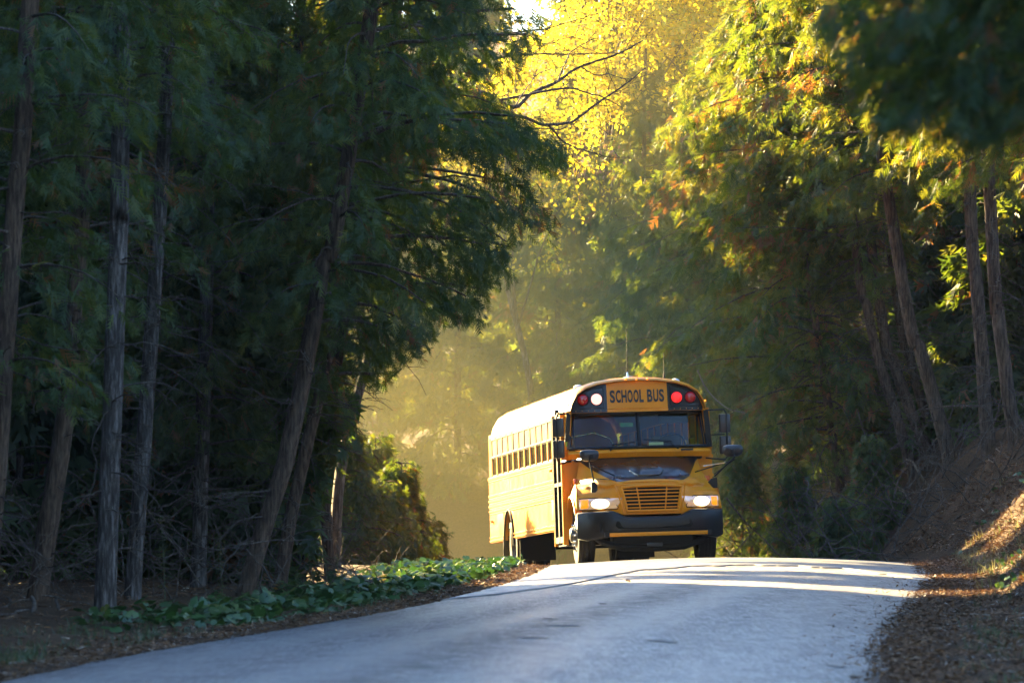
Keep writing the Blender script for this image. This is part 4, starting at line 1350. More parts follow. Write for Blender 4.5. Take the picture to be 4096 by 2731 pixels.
# --- sash windows
def frame_bm(bm, y0, y1, z0, z1, t, x0, x1):
    for a, b, c, d in ((y0, y1, z1 - t, z1), (y0, y1, z0, z0 + t), (y0, y0 + t, z0 + t, z1 - t), (y1 - t, y1, z0 + t, z1 - t)):
        bm_prism(bm, [(a, c), (b, c), (b, d), (a, d)], x0, x1, axis='x')
wf = wu = wl = None
for s in (-1, 1):
    for k in range(WIN_N):
        y0 = WIN0 + k * WIN_P + 0.05
        y1 = WIN0 + (k + 1) * WIN_P - 0.05
        o = part('window', M['sash'], lambda bm: (frame_bm(bm, y0, y1, 2.11, 2.45, 0.030, 1.180 * s, 1.203 * s), frame_bm(bm, y0, y1, 1.775, 2.12, 0.028, 1.168 * s, 1.185 * s)), smooth=False)
        part('pane', M['dusty'], lambda bm: bm_grid(bm, [[(1.188 * s, y0 + .02, 2.13), (1.188 * s, y1 - .02, 2.13)], [(1.188 * s, y0 + .02, 2.43), (1.188 * s, y1 - .02, 2.43)]]), parent=o, smooth=False)
        part('pane', M['glass'], lambda bm: bm_grid(bm, [[(1.177 * s, y0 + .02, 1.79), (1.177 * s, y1 - .02, 1.79)], [(1.177 * s, y0 + .02, 2.1), (1.177 * s, y1 - .02, 2.1)]]), parent=o, smooth=False)
# driver's side window
o = part('driver_window', M['matt_black'], lambda bm: frame_bm(bm, BF + 0.15, WIN0 - 0.05, 1.78, 2.45, 0.03, 1.172 * 1, 1.20 * 1), smooth=False)
part('pane', M['glass'], lambda bm: bm_grid(bm, [[(1.186, BF + .18, 1.80), (1.186, WIN0 - .08, 1.80)], [(1.186, BF + .18, 2.42), (1.186, WIN0 - .08, 2.42)]]), parent=o, smooth=False)

# --- entry door on the kerb side
def f(bm):
    x0, x1 = -1.245, -1.195
    for y in (1.46, 1.88, 1.93, 2.36):
        bm_prism(bm, [(y, 0.42), (y + 0.05, 0.42), (y + 0.05, 2.48), (y, 2.48)], x0, x1, axis='x')
    for a, b in ((1.51, 1.88), (1.98, 2.36)):
        for z0, z1 in ((0.40, 0.50), (1.32, 1.38), (2.38, 2.44)):
            bm_prism(bm, [(a, z0), (b, z0), (b, z1), (a, z1)], x0 + .005, x1 - .005, axis='x')
door = part('entry_door', M['matt_black'], f, smooth=False)
for a, b in ((1.51, 1.88), (1.98, 2.36)):
    for z0, z1 in ((0.50, 1.32), (1.38, 2.38)):
        part('pane', M['glass'], lambda bm: bm_grid(bm, [[(-1.222, a, z0), (-1.222, b, z0)], [(-1.222, a, z1), (-1.222, b, z1)]]), parent=door, smooth=False)
for y in (BF - 0.02, 2.41):
    part('door_frame', M['yellow'], lambda bm: bm_prism(bm, [(y, 0.36), (y + 0.05, 0.36), (y + 0.05, 2.46), (y, 2.46)], -1.25, -1.17, axis='x'), smooth=False)
part('step_well', M['dark_metal'], lambda bm: (bm_box(bm, (-0.85, 1.93, 0.38), (0.70, 0.98, 0.06)), bm_box(bm, (-0.50, 1.93, 0.65), (0.05, 0.98, 0.5))), smooth=False)
for y in (1.52, 2.36):
    part('grab_rail', M['chrome'], lambda bm: bm_tube(bm, [(-1.17, y, 0.9), (-1.13, y, 1.0), (-1.13, y, 1.7), (-1.17, y, 1.8)], 0.014, 6))

# --- floor, ceiling lining, bulkheads, rear wall
part('floor', M['dark_metal'], lambda bm: bm_box(bm, (0, (BF + BL) / 2 + 0.5, 0.86), (2.36, BL - BF - 1.1, 0.10)), smooth=False)
def f(bm):
    prof = [(u * 0.965, w - 0.045) for u, w in section() if w >= 2.45]
    bm_grid(bm, [[(u, y, w) for u, w in prof] for y in (1.45, 5, BL - 0.5)])
part('headlining', M['inner'], f)
def f(bm):
    pr = [(u * 0.992, w) for u, w in section()]
    bm.faces.new([bm.verts.new((u * 0.96, BL - 0.05, 0.5 + (w - 0.5) * 0.95)) for u, w in pr])
part('rear_wall', M['yellow'], f, smooth=False)
def f(bm):
    for u0, u1, w0, w1 in ((-1.205, -0.62, 0.45, 1.90), (0.62, 1.215, 0.55, 1.90), (-0.62, 0.62, 0.9, 1.90)):
        bm_box(bm, ((u0 + u1) / 2, BF + 0.0, (w0 + w1) / 2), (u1 - u0, 0.05, w1 - w0))
    for s in (-1, 1):                      # pillars beside the windscreen
        bm_prism(bm, [(1.105 * s, 1.86), (1.213 * s, 1.86), (1.165 * s, 2.50), (1.075 * s, 2.50)], 1.30, 1.44)
part('front_bulkhead', M['yellow'], f, smooth=False)

# --- cowl under the windscreen
def f(bm):
    rows = []
    for y, z in ((1.40, 1.895), (1.20, 1.885), (1.08, 1.865), (1.05, 1.82), (1.10, 1.74)):
        rows.append([(u, y + 0.16 * abs(u / 1.16) ** 3, z - 0.012 * abs(u)) for u in np.linspace(-1.16, 1.16, 17)])
    bm_grid(bm, rows)
part('cowl', M['yellow'], f, angle=60)

# --- windscreen
def ws(u, t, off=0.0):                      # t 0 bottom .. 1 top
    return (u, 1.13 + 0.20 * t + 0.13 * abs(u / 1.1) ** 2.5 - off, 1.895 + 0.575 * t)
ww = lambda t: 1.135 - 0.045 * t
for a, b in ((-1.0, -0.03), (0.03, 1.0)):
    part('windscreen', M['windscreen'], lambda bm: bm_grid(bm, [[ws((a + (b - a) * i / 8) * ww(t), t) for i in range(9)] for t in np.linspace(0, 1, 5)]))
def f(bm):
    n = 24
    top = [ws(u * ww(1), 1.0, 0.012) for u in np.linspace(-1, 1, n)]
    bot = [ws(u * ww(0), 0.0, 0.012) for u in np.linspace(-1, 1, n)]
    bm_tube(bm, top, 0.036, 8)
    bm_tube(bm, bot, 0.026, 8)
    for s in (-1, 1):
        bm_tube(bm, [ws(s * ww(t), t, 0.012) for t in np.linspace(0, 1, 6)], 0.034, 8)
        bm_tube(bm, [ws(s * ww(t) * 0.945, t, 0.006) for t in np.linspace(0, 1, 6)], 0.013, 6)
    bm_tube(bm, [ws(0, t, 0.012) for t in np.linspace(0, 1, 6)], 0.032, 8)
part('windscreen_seal', M['matt_black'], f)

# --- destination header with lamps and lettering
def hd(u, w, off=0.0):
    return (u, 1.285 - 0.07 * (1 - min(1, (w - 2.47) / 0.5)) + 0.10 * abs(u / 1.1) ** 3 - off, w)
def arch(u, k=1.0):
    a = abs(u)
    return float(np.interp(a, [0, 0.36, 0.62, 0.82, 0.95, 1.03, 1.09], [2.965, 2.955, 2.925, 2.865, 2.775, 2.65, 2.50]))
def header_patch(u0, u1, off, lo=2.475, shrink=0.0):
    def f(bm):
        us = np.linspace(u0, u1, 15)
        bm_grid(bm, [[hd(u, lo + shrink + (arch(u) - shrink - lo - shrink) * t, off) for u in us] for t in np.linspace(0, 1, 7)])
    return f
header = part('front_header', M['yellow'], header_patch(-1.09, 1.09, 0.0))
# yellow rim of the cap between the header and the roof
def f(bm):
    us = np.linspace(-1.09, 1.09, 40)
    inner = [hd(u, arch(u), 0.004) for u in us]
    outer = []
    for u in us:
        s = u / 1.09
        w = float(np.interp(abs(u) * 1.005, [0, 0.333, 0.63, 0.83, 0.97, 1.06, 1.092, 1.10], [2.983, 2.968, 2.925, 2.858, 2.752, 2.60, 2.47, 2.46]))
        outer.append((u * 1.005, 1.205 + 0.04, max(w, arch(u) + 0.012)))
    bm_grid(bm, [inner, outer])
part('header_rim', M['yellow'], f, parent=header, angle=70)
for s in (-1, 1):
    a, b = (-1.075, -0.495) if s < 0 else (0.495, 1.075)
    blk = part('lamp_panel', M['red_black'], header_patch(a, b, 0.005, shrink=0.004), parent=header)
    # raised bead round the recess
    def f(bm):
        pts = [(s * 0.545, 2.55), (s * 1.0, 2.55), (s * 1.035, 2.585), (s * 1.02, 2.66), (s * 0.95, 2.76), (s * 0.84, 2.825), (s * 0.70, 2.865), (s * 0.545, 2.885), (s * 0.545, 2.55)]
        bm_tube(bm, [hd(u, w, 0.008) for u, w in pts], 0.011, 6)
    part('bead', M['red_black'], f, parent=header)
for u, mm, lab in ((-0.885, 'red_off', 'unlit outer red warning lamp'), (-0.665, 'red_bright', 'brightly flashing red warning lamp'), (0.645, 'red_on', 'red warning lamp, half lit'), (0.875, 'red_off', 'unlit outer red warning lamp')):
    c = hd(u, 2.690, 0.0)
    rr = 0.088
    def f(bm, c=c):
        prof = [(rr, 0.0), (rr, -0.030), (rr * 0.93, -0.045), (rr * 0.7, -0.060), (rr * 0.35, -0.068), (0.001, -0.070)]
        bm_lathe(bm, prof, c, 'y', 28)
    o = part('warning_lamp', M[mm], f)
    o['label'] = lab
    def f(bm, c=c):
        bm_lathe(bm, [(rr + 0.018, 0.0), (rr + 0.018, -0.030), (rr + 0.002, -0.036), (rr + 0.002, -0.01)], c, 'y', 28)
    part('lamp_ring', M['matt_black'], f, parent=o)
# trim bead and rivets under the header
part('header_bead', M['yellow'], lambda bm: bm_tube(bm, [hd(u, 2.535, 0.004) for u in np.linspace(-0.49, 0.49, 11)], 0.008, 6), parent=header)
def f(bm):
    for u in np.linspace(-1.0, 1.0, 21):
        bm_lathe(bm, [(0.008, 0), (0.006, -0.006), (0.0005, -0.008)], hd(u, 2.505, 0.004), 'y', 6)
tag(part('rivets', M['yellow'], f, parent=header), kind='stuff')

# lettering, each letter an outline of its own
def letter_text(txt, w_total, h, centre_u, base_w):
    cu = bpy.data.curves.new('letter', 'FONT')
    font = cu.font
    objs = []
    widths, x = [], 0.0
    cw = {'S': 0.86, 'C': 0.84, 'H': 0.88, 'O': 0.88, 'L': 0.70, ' ': 0.42, 'B': 0.90, 'U': 0.86}
    tot = sum(cw[c] for c in txt)
    unit_w = w_total / tot
    x = centre_u - w_total / 2
    for c in txt:
        wd = cw[c] * unit_w
        if c != ' ':
            k = bpy.data.curves.new('letter', 'FONT')
            k.body = c
            k.extrude = 0.004
            k.offset = 0.030
            k.size = 1.0
            tmp = bpy.data.objects.new('tmp', k)
            COL.objects.link(tmp)
            bpy.context.view_layer.update()
            dg = bpy.context.evaluated_depsgraph_get()
            me = bpy.data.meshes.new_from_object(tmp.evaluated_get(dg))
            bpy.data.objects.remove(tmp)
            n = len(me.vertices)
            co = np.empty(n * 3); me.vertices.foreach_get('co', co); co = co.reshape(-1, 3)
            lo, hi = co.min(0), co.max(0)
            q = np.empty_like(co)
            u = x + 0.06 * wd + (co[:, 0] - lo[0]) / (hi[0] - lo[0]) * wd * 0.86
            w = base_w + (co[:, 1] - lo[1]) / (hi[1] - lo[1]) * h
            for i in range(n):
                p = hd(u[i], w[i], 0.004)
                q[i] = (p[0], p[1] - co[i, 2] - 0.002, p[2])
            me.vertices.foreach_set('co', q.ravel())
            me.update()
            me.materials.clear(); me.materials.append(M['lettering'])
            o = bpy.data.objects.new('letter', me)
            link(o, header)
        x += wd
letter_text('SCHOOL BUS', 0.90, 0.205, 0.0, 2.625)

for u in (-0.185, -0.008, 0.168):
    part('marker_lamp', M['amber_dot'], lambda bm: bm_lathe(bm, [(0.016, 0.01), (0.016, -0.012), (0.010, -0.02), (0.0005, -0.022)], (u, 1.226, 2.992), 'y', 12))
part('marker_lamp', M['amber_dot'], lambda bm: bm_lathe(bm, [(0.016, 0.01), (0.016, -0.012), (0.010, -0.02), (0.0005, -0.022)], (1.13, 1.36, 2.63), 'y', 12))
part('marker_lamp', M['amber_dot'], lambda bm: bm_lathe(bm, [(0.016, 0.01), (0.016, -0.012), (0.010, -0.02), (0.0005, -0.022)], (-1.13, 1.36, 2.63), 'y', 12))

# --- things fixed to the roof
def antenna(x, y, z, h, base):
    a = part('antenna', M['matt_black'], lambda bm: bm_tube(bm, [(x, y, z), (x + 0.003, y, z + h * 0.25), (x + 0.01, y, z + h)], [0.0085, 0.006, 0.0045], 6))
    part('antenna_base', M['chrome'] if base else M['matt_black'], lambda bm: bm_tube(bm, [(x, y, z - 0.04), (x, y, z + 0.05), (x, y, z + 0.09)], [0.020, 0.016, 0.008], 8), parent=a)
antenna(-0.07, 1.75, 3.05, 0.80, True)
antenna(0.515, 1.65, 3.02, 0.42, False)
def dome(c, sx, sy, sz, m, name):
    def f(bm):
        rows = []
        for i in range(7):
            a = i / 6 * math.pi / 2
            rows.append([(c[0] + sx * math.cos(a) * math.cos(b), c[1] + sy * math.cos(a) * math.sin(b), c[2] + sz * math.sin(a)) for b in np.linspace(0, 2 * math.pi, 17)])
        bm_grid(bm, rows)
    part(name, m, f)
dome((-0.02, 1.9, 3.03), 0.12, 0.2, 0.055, M['back_chrome'], 'roof_vent')
dome((0.68, 1.55, 2.955), 0.075, 0.11, 0.055, M['white'], 'roof_beacon')
dome((-0.86, 1.9, 2.915), 0.08, 0.12, 0.05, M['white'], 'roof_beacon')
def f(bm):
    bm_box(bm, (0, 5.4, 3.07), (0.62, 0.62, 0.07), bev=0.02)
part('roof_hatch', M['yellow'], f)

# --- hood and nose as one curved front
def HW(w): return float(np.interp(w, [0.75, 1.04, 1.15, 1.25, 1.35, 1.48, 1.62, 1.80], [1.165, 1.165, 1.155, 1.125, 1.075, 1.02, 0.985, 0.965]))
def VC(w): return float(np.interp(w, [0.75, 0.90, 1.10, 1.26, 1.315, 1.36, 1.45, 1.60, 1.72, 1.80], [0.03, 0.02, 0.04, 0.075, 0.11, 0.18, 0.42, 0.83, 1.10, 1.22]))
def VE(w): return float(np.interp(w, [0.75, 1.05, 1.15, 1.25, 1.34, 1.5, 1.8], [0.40, 0.40, 0.46, 0.72, 1.05, 1.28, 1.38]))
def nose(s, w):
    a = abs(s)
    vc, ve = VC(w), VE(w)
    k = 3.2 if w < 1.25 else 4.5
    v = vc + max(0.0, ve - vc) * a ** k
    # the grille stands a little proud of the fenders
    if w < 1.36:
        v += 0.10 * sstep(0.42, 0.56, a) * sstep(1.40, 1.30, w) * float(0.35 + 0.65 * sstep(0.95, 1.25, w))
    # raised middle of the hood
    hump = 0.0
    if w > 1.34:
        hump = -0.0 * float(sstep(0.85, 0.25, a)) * float(sstep(1.34, 1.50, w)) * float(sstep(1.80, 1.6, w))
    return s * HW(w), v + hump
def BW(s):                                   # boundary of black and yellow as a height
    return float(np.interp(abs(s), [0, 0.30, 0.44, 0.50, 0.60, 0.74, 0.86, 0.95, 1.0], [1.350, 1.340, 1.318, 1.325, 1.37, 1.475, 1.575, 1.665, 1.70]))
SS = np.linspace(-1, 1, 57)
def f(bm):
    rows = []
    for t in np.linspace(0, 1, 26):
        row = []
        for s in SS:
            lo = float(np.interp(abs(s), [0, 0.40, 0.55, 1.0], [0.785, 0.785, 0.86, 0.875]))
            w = lo + t * (BW(s) - lo)
            u, v = nose(s, w)
            row.append((u, v, w))
        rows.append(row)
    bm_grid(bm, rows)
part('nose', M['yellow'], f, angle=75)
def f(bm):
    rows = []
    for t in np.linspace(0, 1, 16):
        row = []
        for s in SS:
            w = BW(s) + t * (1.80 - BW(s))
            u, v = nose(s, w)
            row.append((u, v - 0.003, w))
        rows.append(row)
    bm_grid(bm, rows)
part('hood', M['black'], f, angle=75)
# scoop in the hood
def f(bm):
    pts = [(-0.28, 1.49), (-0.22, 1.43), (-0.17, 1.405), (-0.12, 1.40), (0.12, 1.40), (0.17, 1.405), (0.22, 1.43), (0.28, 1.49)]
    rows = []
    for off, k in ((0.004, 1.0), (-0.035, 0.97), (-0.035, 0.80)):
        row = []
        for u, w in pts:
            w2 = w + (0.0 if k == 1 else (0.012 if k > 0.9 else 0.07))
            uu, v = nose(u * k / HW(w2), w2)
            row.append((u * k, v + (0.004 if off > 0 else off), w2 + (0.0 if off > 0 else 0.012)))
        rows.append(row)
    bm_grid(bm, rows)
part('hood_scoop', M['black'], f, angle=20)
# fender sides with the wheel arches
for s in (-1, 1):
    def f(bm):
        x = 1.168 * s
        ra, zc = 0.60, 0.52
        bot = [(WHEEL_F - ra * math.cos(a), zc + ra * math.sin(a)) for a in np.linspace(0.55, math.pi - 0.35, 13)]
        top = [min(1.33, 1.10 + 0.30 * max(0.0, (p[0] - 0.40)) ** 0.6) for p in bot]
        A = [(x, p[0], max(p[1], 0.0)) for p in bot]
        B = [(HW(w) * s, p[0], w) for p, w in zip(bot, top)]
        C = [((x - 0.10 * s), p[0], p[1]) for p in bot]
        bm_grid(bm, [B, A, C])
        # lip
        bm_tube(bm, [(x + 0.012 * s, p[0], p[1]) for p in bot], 0.016, 6)
        # panel behind the wheel
        bm_grid(bm, [[(x, 1.42, 1.30), (x, 1.50, 1.30)], [(x, 1.42, 0.85), (x, 1.50, 0.85)]])
    part('fender', M['yellow'], f, angle=40)

# --- grille
GT = [(-0.475, 1.215), (0.475, 1.215), (0.405, 0.845), (-0.405, 0.845)]
def gr(u, w, off):
    s = u / HW(w)
    return (u, nose(s, w)[1] - off, w)
def gx_(w, k):                                # k -1..1 across the grille opening
    return k * (0.405 + 0.07 * (w - 0.845) / 0.37)
part('grille', M['mesh_black'], lambda bm: bm_grid(bm, [[gr(gx_(w, k), w, 0.006) for k in np.linspace(-1, 1, 13)] for w in np.linspace(0.845, 1.215, 7)]))
grille = bus.children[-1]
for w in np.linspace(0.895, 1.175, 6):
    part('bar', M['yellow'], lambda bm: bm_tube(bm, [gr(gx_(w, k), w, 0.022) for k in np.linspace(-1, 1, 13)], 0.0115, 6), parent=grille)
for k in (-0.5, 0.5):
    part('upright', M['yellow'], lambda bm: bm_tube(bm, [gr(gx_(w, k) * (1.0 + 0.10 * (w - 1.03)), w, 0.018) for w in np.linspace(0.845, 1.215, 8)], 0.0105, 6), parent=grille)
def ring(k1, w0, w1, rad, off):
    def f(bm):
        pts = []
        for i in range(9): pts.append((gx_(w1, -1 + i / 4) * k1, w1 + 0.025 * (1 - (-1 + i / 4) ** 2)))
        for i in range(1, 8): pts.append((gx_(w1 + (w0 - w1) * i / 8, 1) * k1, w1 + (w0 - w1) * i / 8))
        for i in range(9): pts.append((gx_(w0, 1 - i / 4) * k1, w0))
        for i in range(1, 9): pts.append((gx_(w0 + (w1 - w0) * i / 8, -1) * k1, w0 + (w1 - w0) * i / 8))
        bm_tube(bm, [gr(u, w, off) for u, w in pts], rad, 8)
    return f
part('grille_frame', M['yellow'], ring(1.02, 0.842, 1.218, 0.024, 0.012), parent=grille)
part('grille_surround', M['yellow'], ring(1.17, 0.805, 1.285, 0.012, 0.004), parent=grille)

# --- headlights
def lamp_patch(u0, u1, w0, w1, off, sl=0.0, n=10):
    """patch on the nose; sl slants the inner end"""
    def f(bm):
        rows, back = [], []
        for t in np.linspace(0, 1, 6):
            w = w0 + (w1 - w0) * t
            a, b = u0, u1 - sl * t * (1 if u1 > u0 else -1)
            row = []
            for i in range(n):
                u = a + (b - a) * i / (n - 1)
                q = math.sin(math.pi * i / (n - 1)) ** 0.5 * math.sin(math.pi * min(1, max(0, t))) ** 0.5
                row.append(gr(u, w, 0.006 + off * q))
            rows.append(row)
        bm_grid(bm, rows)
    return f
for s in (-1, 1):
    hl = part('headlight', M['lens_clear'], lamp_patch(s * 1.125, s * 0.575, 0.895, 1.06, 0.016, sl=-0.10))
    part('turn_signal', M['amber_on'], lamp_patch(s * 1.105, s * 0.985, 0.905, 1.05, 0.030), parent=hl)
    def f(bm):
        rows = []
        for i in range(6):
            a = i / 5 * math.pi / 2
            rows.append([gr(s * 0.82 + 0.135 * math.cos(a) * math.cos(b), 0.975 + 0.078 * math.cos(a) * math.sin(b), 0.020 + 0.035 * math.sin(a)) for b in np.linspace(0, 2 * math.pi, 25)])
        bm_grid(bm, rows)
    part('lit_lamp', M['lamp_on'], f, parent=hl)
    def f(bm):
        bm_tube(bm, [gr(u, w, 0.004) for u, w in [(s * 1.13, 0.885), (s * 0.9, 0.882), (s * 0.56, 0.885), (s * 0.545, 0.91), (s * 0.60, 0.99), (s * 0.68, 1.065), (s * 0.9, 1.072), (s * 1.12, 1.07)]], 0.008, 6)
    part('bezel', M['matt_black'], f, parent=hl)
    # amber marker box on the fender
    def f(bm):
        u, w = s * 1.07, 1.345
        bm_box(bm, (u, nose(u / HW(w), w)[1] - 0.02 if abs(u) < HW(w) else 0.95, w + 0.02), (0.085, 0.07, 0.085), bev=0.015)
    part('side_marker', M['amber'], f)

# --- bumper
def f(bm):
    us = np.concatenate([[-1.175], np.linspace(-1.165, 1.165, 41), [1.175]])
    rows = []
    for u in us:
        a = abs(u)
        top = float(np.interp(a, [0, 0.44, 0.64, 1.18], [0.745, 0.745, 0.845, 0.845]))
        bot = float(np.interp(a, [0, 0.62, 0.80, 1.05, 1.18], [0.455, 0.455, 0.43, 0.40, 0.44]))
        v0 = -0.10 + 0.42 * (a / 1.18) ** 4.5
        th = 0.10
        rows.append([(u, v0 + 0.16, top + 0.01), (u, v0 + 0.045, top + 0.006), (u, v0 + 0.012, top - 0.006), (u, v0 - 0.004, top - 0.035), (u, v0, (top + bot) / 2), (u, v0 + 0.005, bot + 0.03), (u, v0 + 0.02, bot), (u, v0 + 0.14, bot - 0.01)])
    bm_grid(bm, rows)
bumper = part('bumper', M['bumper'], f, angle=45)
def f(bm):
    pts = [(-0.62, 0.62), (-0.58, 0.575), (-0.40, 0.565), (0.40, 0.565), (0.58, 0.575), (0.62, 0.62), (0.60, 0.685), (-0.60, 0.685)]
    def q(u, w, o): return (u, -0.10 + 0.42 * (abs(u) / 1.18) ** 4.5 - o, w)
    bm.faces.new([bm.verts.new(q(u, w, 0.006)) for u, w in pts])
    bm_tube(bm, [q(u, w, 0.006) for u, w in pts[:6]], 0.008, 6)
part('air_slot', M['mesh_black'], f, parent=bumper)  # dark sheet laid on the bumper for the shade inside its slot
for u in (-0.86, -0.80):
    part('bracket', M['dark_metal'], lambda bm: bm_box(bm, (u, -0.005, 0.60), (0.03, 0.05, 0.16), bev=0.006), parent=bumper)
# crossing gate arm in front of the bumper
arm = part('crossing_arm', M['yellow'], lambda bm: bm_box(bm, (0.055, -0.175, 0.470), (1.58, 0.030, 0.062), bev=0.008))
for u in (-0.775, 0.875):
    part('arm_bracket', M['matt_black'], lambda bm: bm_box(bm, (u, -0.155, 0.470), (0.075, 0.08, 0.085), bev=0.012), parent=arm)

# --- underbody
def f(bm):
    bm_tube(bm, [(-0.95, 0.20, 0.46), (-0.80, 0.15, 0.36), (-0.5, 0.12, 0.27), (0, 0.12, 0.25), (0.5, 0.12, 0.27), (0.80, 0.15, 0.36), (0.95, 0.20, 0.46)], [0.04, 0.05, 0.06, 0.06, 0.06, 0.05, 0.04], 8)
    bm_box(bm, (0, 0.25, 0.43), (1.3, 0.30, 0.26), bev=0.02)
    bm_tube(bm, [(-0.9, WHEEL_F, 0.48), (-0.55, WHEEL_F, 0.42), (0.55, WHEEL_F, 0.42), (0.9, WHEEL_F, 0.48)], 0.07, 8)
    for s in (-1, 1):
        bm_box(bm, (0.42 * s, 5.2, 0.72), (0.09, 10.2, 0.22))
        bm_box(bm, (0.46 * s, 0.98, 0.56), (0.08, 1.3, 0.05))
    bm_tube(bm, [(-0.9, WHEEL_R, 0.50), (0.9, WHEEL_R, 0.50)], 0.09, 10)
    bm_lathe(bm, [(0.02, -0.2), (0.16, -0.14), (0.22, 0), (0.16, 0.14), (0.02, 0.2)], (0.05, WHEEL_R, 0.50), 'x', 14)
    bm_box(bm, (0, 1.0, 0.85), (0.9, 1.2, 0.5))
    bm_box(bm, (0.78, 4.6, 0.64), (0.60, 1.6, 0.40), bev=0.03)
    bm_box(bm, (-0.85, 3.6, 0.66), (0.45, 0.9, 0.30), bev=0.03)
    for s in (-1, 1):
        bm_box(bm, (s * 0.86, 7.35, 0.48), (0.62, 0.02, 0.52))
part('chassis', M['dark_metal'], f, smooth=False)
part('tow_plate', M['back_chrome'], lambda bm: bm_box(bm, (0.02, 0.045, 0.305), (0.25, 0.02, 0.06), bev=0.004))

# --- wheels
def tyre_prof(w):
    return [(0.30, -w * 0.40), (0.36, -w * 0.47), (0.44, -w * 0.5), (0.485, -w * 0.46), (0.498, -w * 0.36), (0.503, -w * 0.20), (0.490, -w * 0.185), (0.490, -w * 0.165), (0.503, -w * 0.15),
            (0.505, -w * 0.02), (0.492, -w * 0.012), (0.492, w * 0.012), (0.505, w * 0.02), (0.503, w * 0.15), (0.490, w * 0.165), (0.490, w * 0.185), (0.503, w * 0.20), (0.498, w * 0.36), (0.485, w * 0.46), (0.44, w * 0.5), (0.36, w * 0.47), (0.30, w * 0.40)]
def wheel(x, y, s, dual=False, steer=0.0):
    z = 0.505
    ty = part('wheel', M['rubber'], lambda bm: bm_lathe(bm, tyre_prof(0.28), (0, 0, 0), 'x', 48))
    ty.location = (x, y, z)
    ty.rotation_euler = (0, 0, steer)
    if not dual:
        f = lambda bm: bm_lathe(bm, [(0.30, s * 0.115), (0.285, s * 0.13), (0.27, s * 0.10), (0.23, s * 0.125), (0.19, s * 0.14), (0.14, s * 0.145), (0.12, s * 0.20), (0.08, s * 0.225), (0.001, s * 0.23)], (0, 0, 0), 'x', 32)
    else:
        f = lambda bm: bm_lathe(bm, [(0.30, s * 0.115), (0.285, s * 0.13), (0.27, s * 0.08), (0.22, -s * 0.03), (0.17, -s * 0.05), (0.15, s * 0.05), (0.10, s * 0.08), (0.001, s * 0.085)], (0, 0, 0), 'x', 32)
    part('rim', M['steel'], f, parent=ty)
    nx = s * (0.15 if not dual else -0.02)
    for k in range(10):
        a = 2 * math.pi * k / 10
        part('nut', M['chrome'], lambda bm: bm_lathe(bm, [(0.017, 0), (0.017, s * 0.04), (0.010, s * 0.055), (0.0005, s * 0.056)], (nx - s * 0.01, 0.165 * math.cos(a), 0.165 * math.sin(a)), 'x', 7), parent=ty)
    if not dual:
        part('hub', M['chrome'], lambda bm: bm_lathe(bm, [(0.075, s * 0.17), (0.07, s * 0.20), (0.05, s * 0.22), (0.001, s * 0.225)], (0, 0, 0), 'x', 18), parent=ty)
wheel(-0.98, WHEEL_F, -1, steer=R(-2.5))
wheel(0.98, WHEEL_F, 1, steer=R(-2.5))
for s in (-1, 1):
    wheel(1.03 * s, WHEEL_R, s, dual=True)
    wheel(0.71 * s, WHEEL_R, s, dual=True)

# --- mirrors
def flat_mirror(x, y, z, w, h, rz=0.0, name='mirror'):
    o = part(name, M['back_chrome'], lambda bm: (bm_box(bm, (0, 0, 0), (w, 0.07, h), bev=0.022)))
    o.location = (x, y, z); o.rotation_euler = (0, 0, rz)
    part('mirror_glass', M['chrome'], lambda bm: bm_box(bm, (0, 0.037, 0), (w * 0.86, 0.004, h * 0.88)), parent=o, smooth=False)
    return o
for s in (-1, 1):
    xm = s * 1.40 if s > 0 else -1.32
    flat_mirror(xm, 1.15, 2.245, 0.185, 0.30, s * 0.25)
    flat_mirror(xm, 1.15, 1.895, 0.185, 0.29, s * 0.25)
    def f(bm):
        bm_tube(bm, [(s * 1.12, 1.30, 2.47), (xm, 1.16, 2.47), (xm + 0.03 * s, 1.12, 2.40), (xm + 0.03 * s, 1.11, 1.72), (xm, 1.18, 1.66), (s * 1.10, 1.30, 1.70)], 0.013, 7)
        bm_tube(bm, [(s * 1.13, 1.35, 2.07), (xm, 1.16, 2.07)], 0.010, 6)
    part('mirror_bracket', M['matt_black'], f)
part('mirror_clamp', M['matt_black'], lambda bm: bm_box(bm, (-1.30, 1.4, 2.50), (0.07, 0.07, 0.09), bev=0.015))

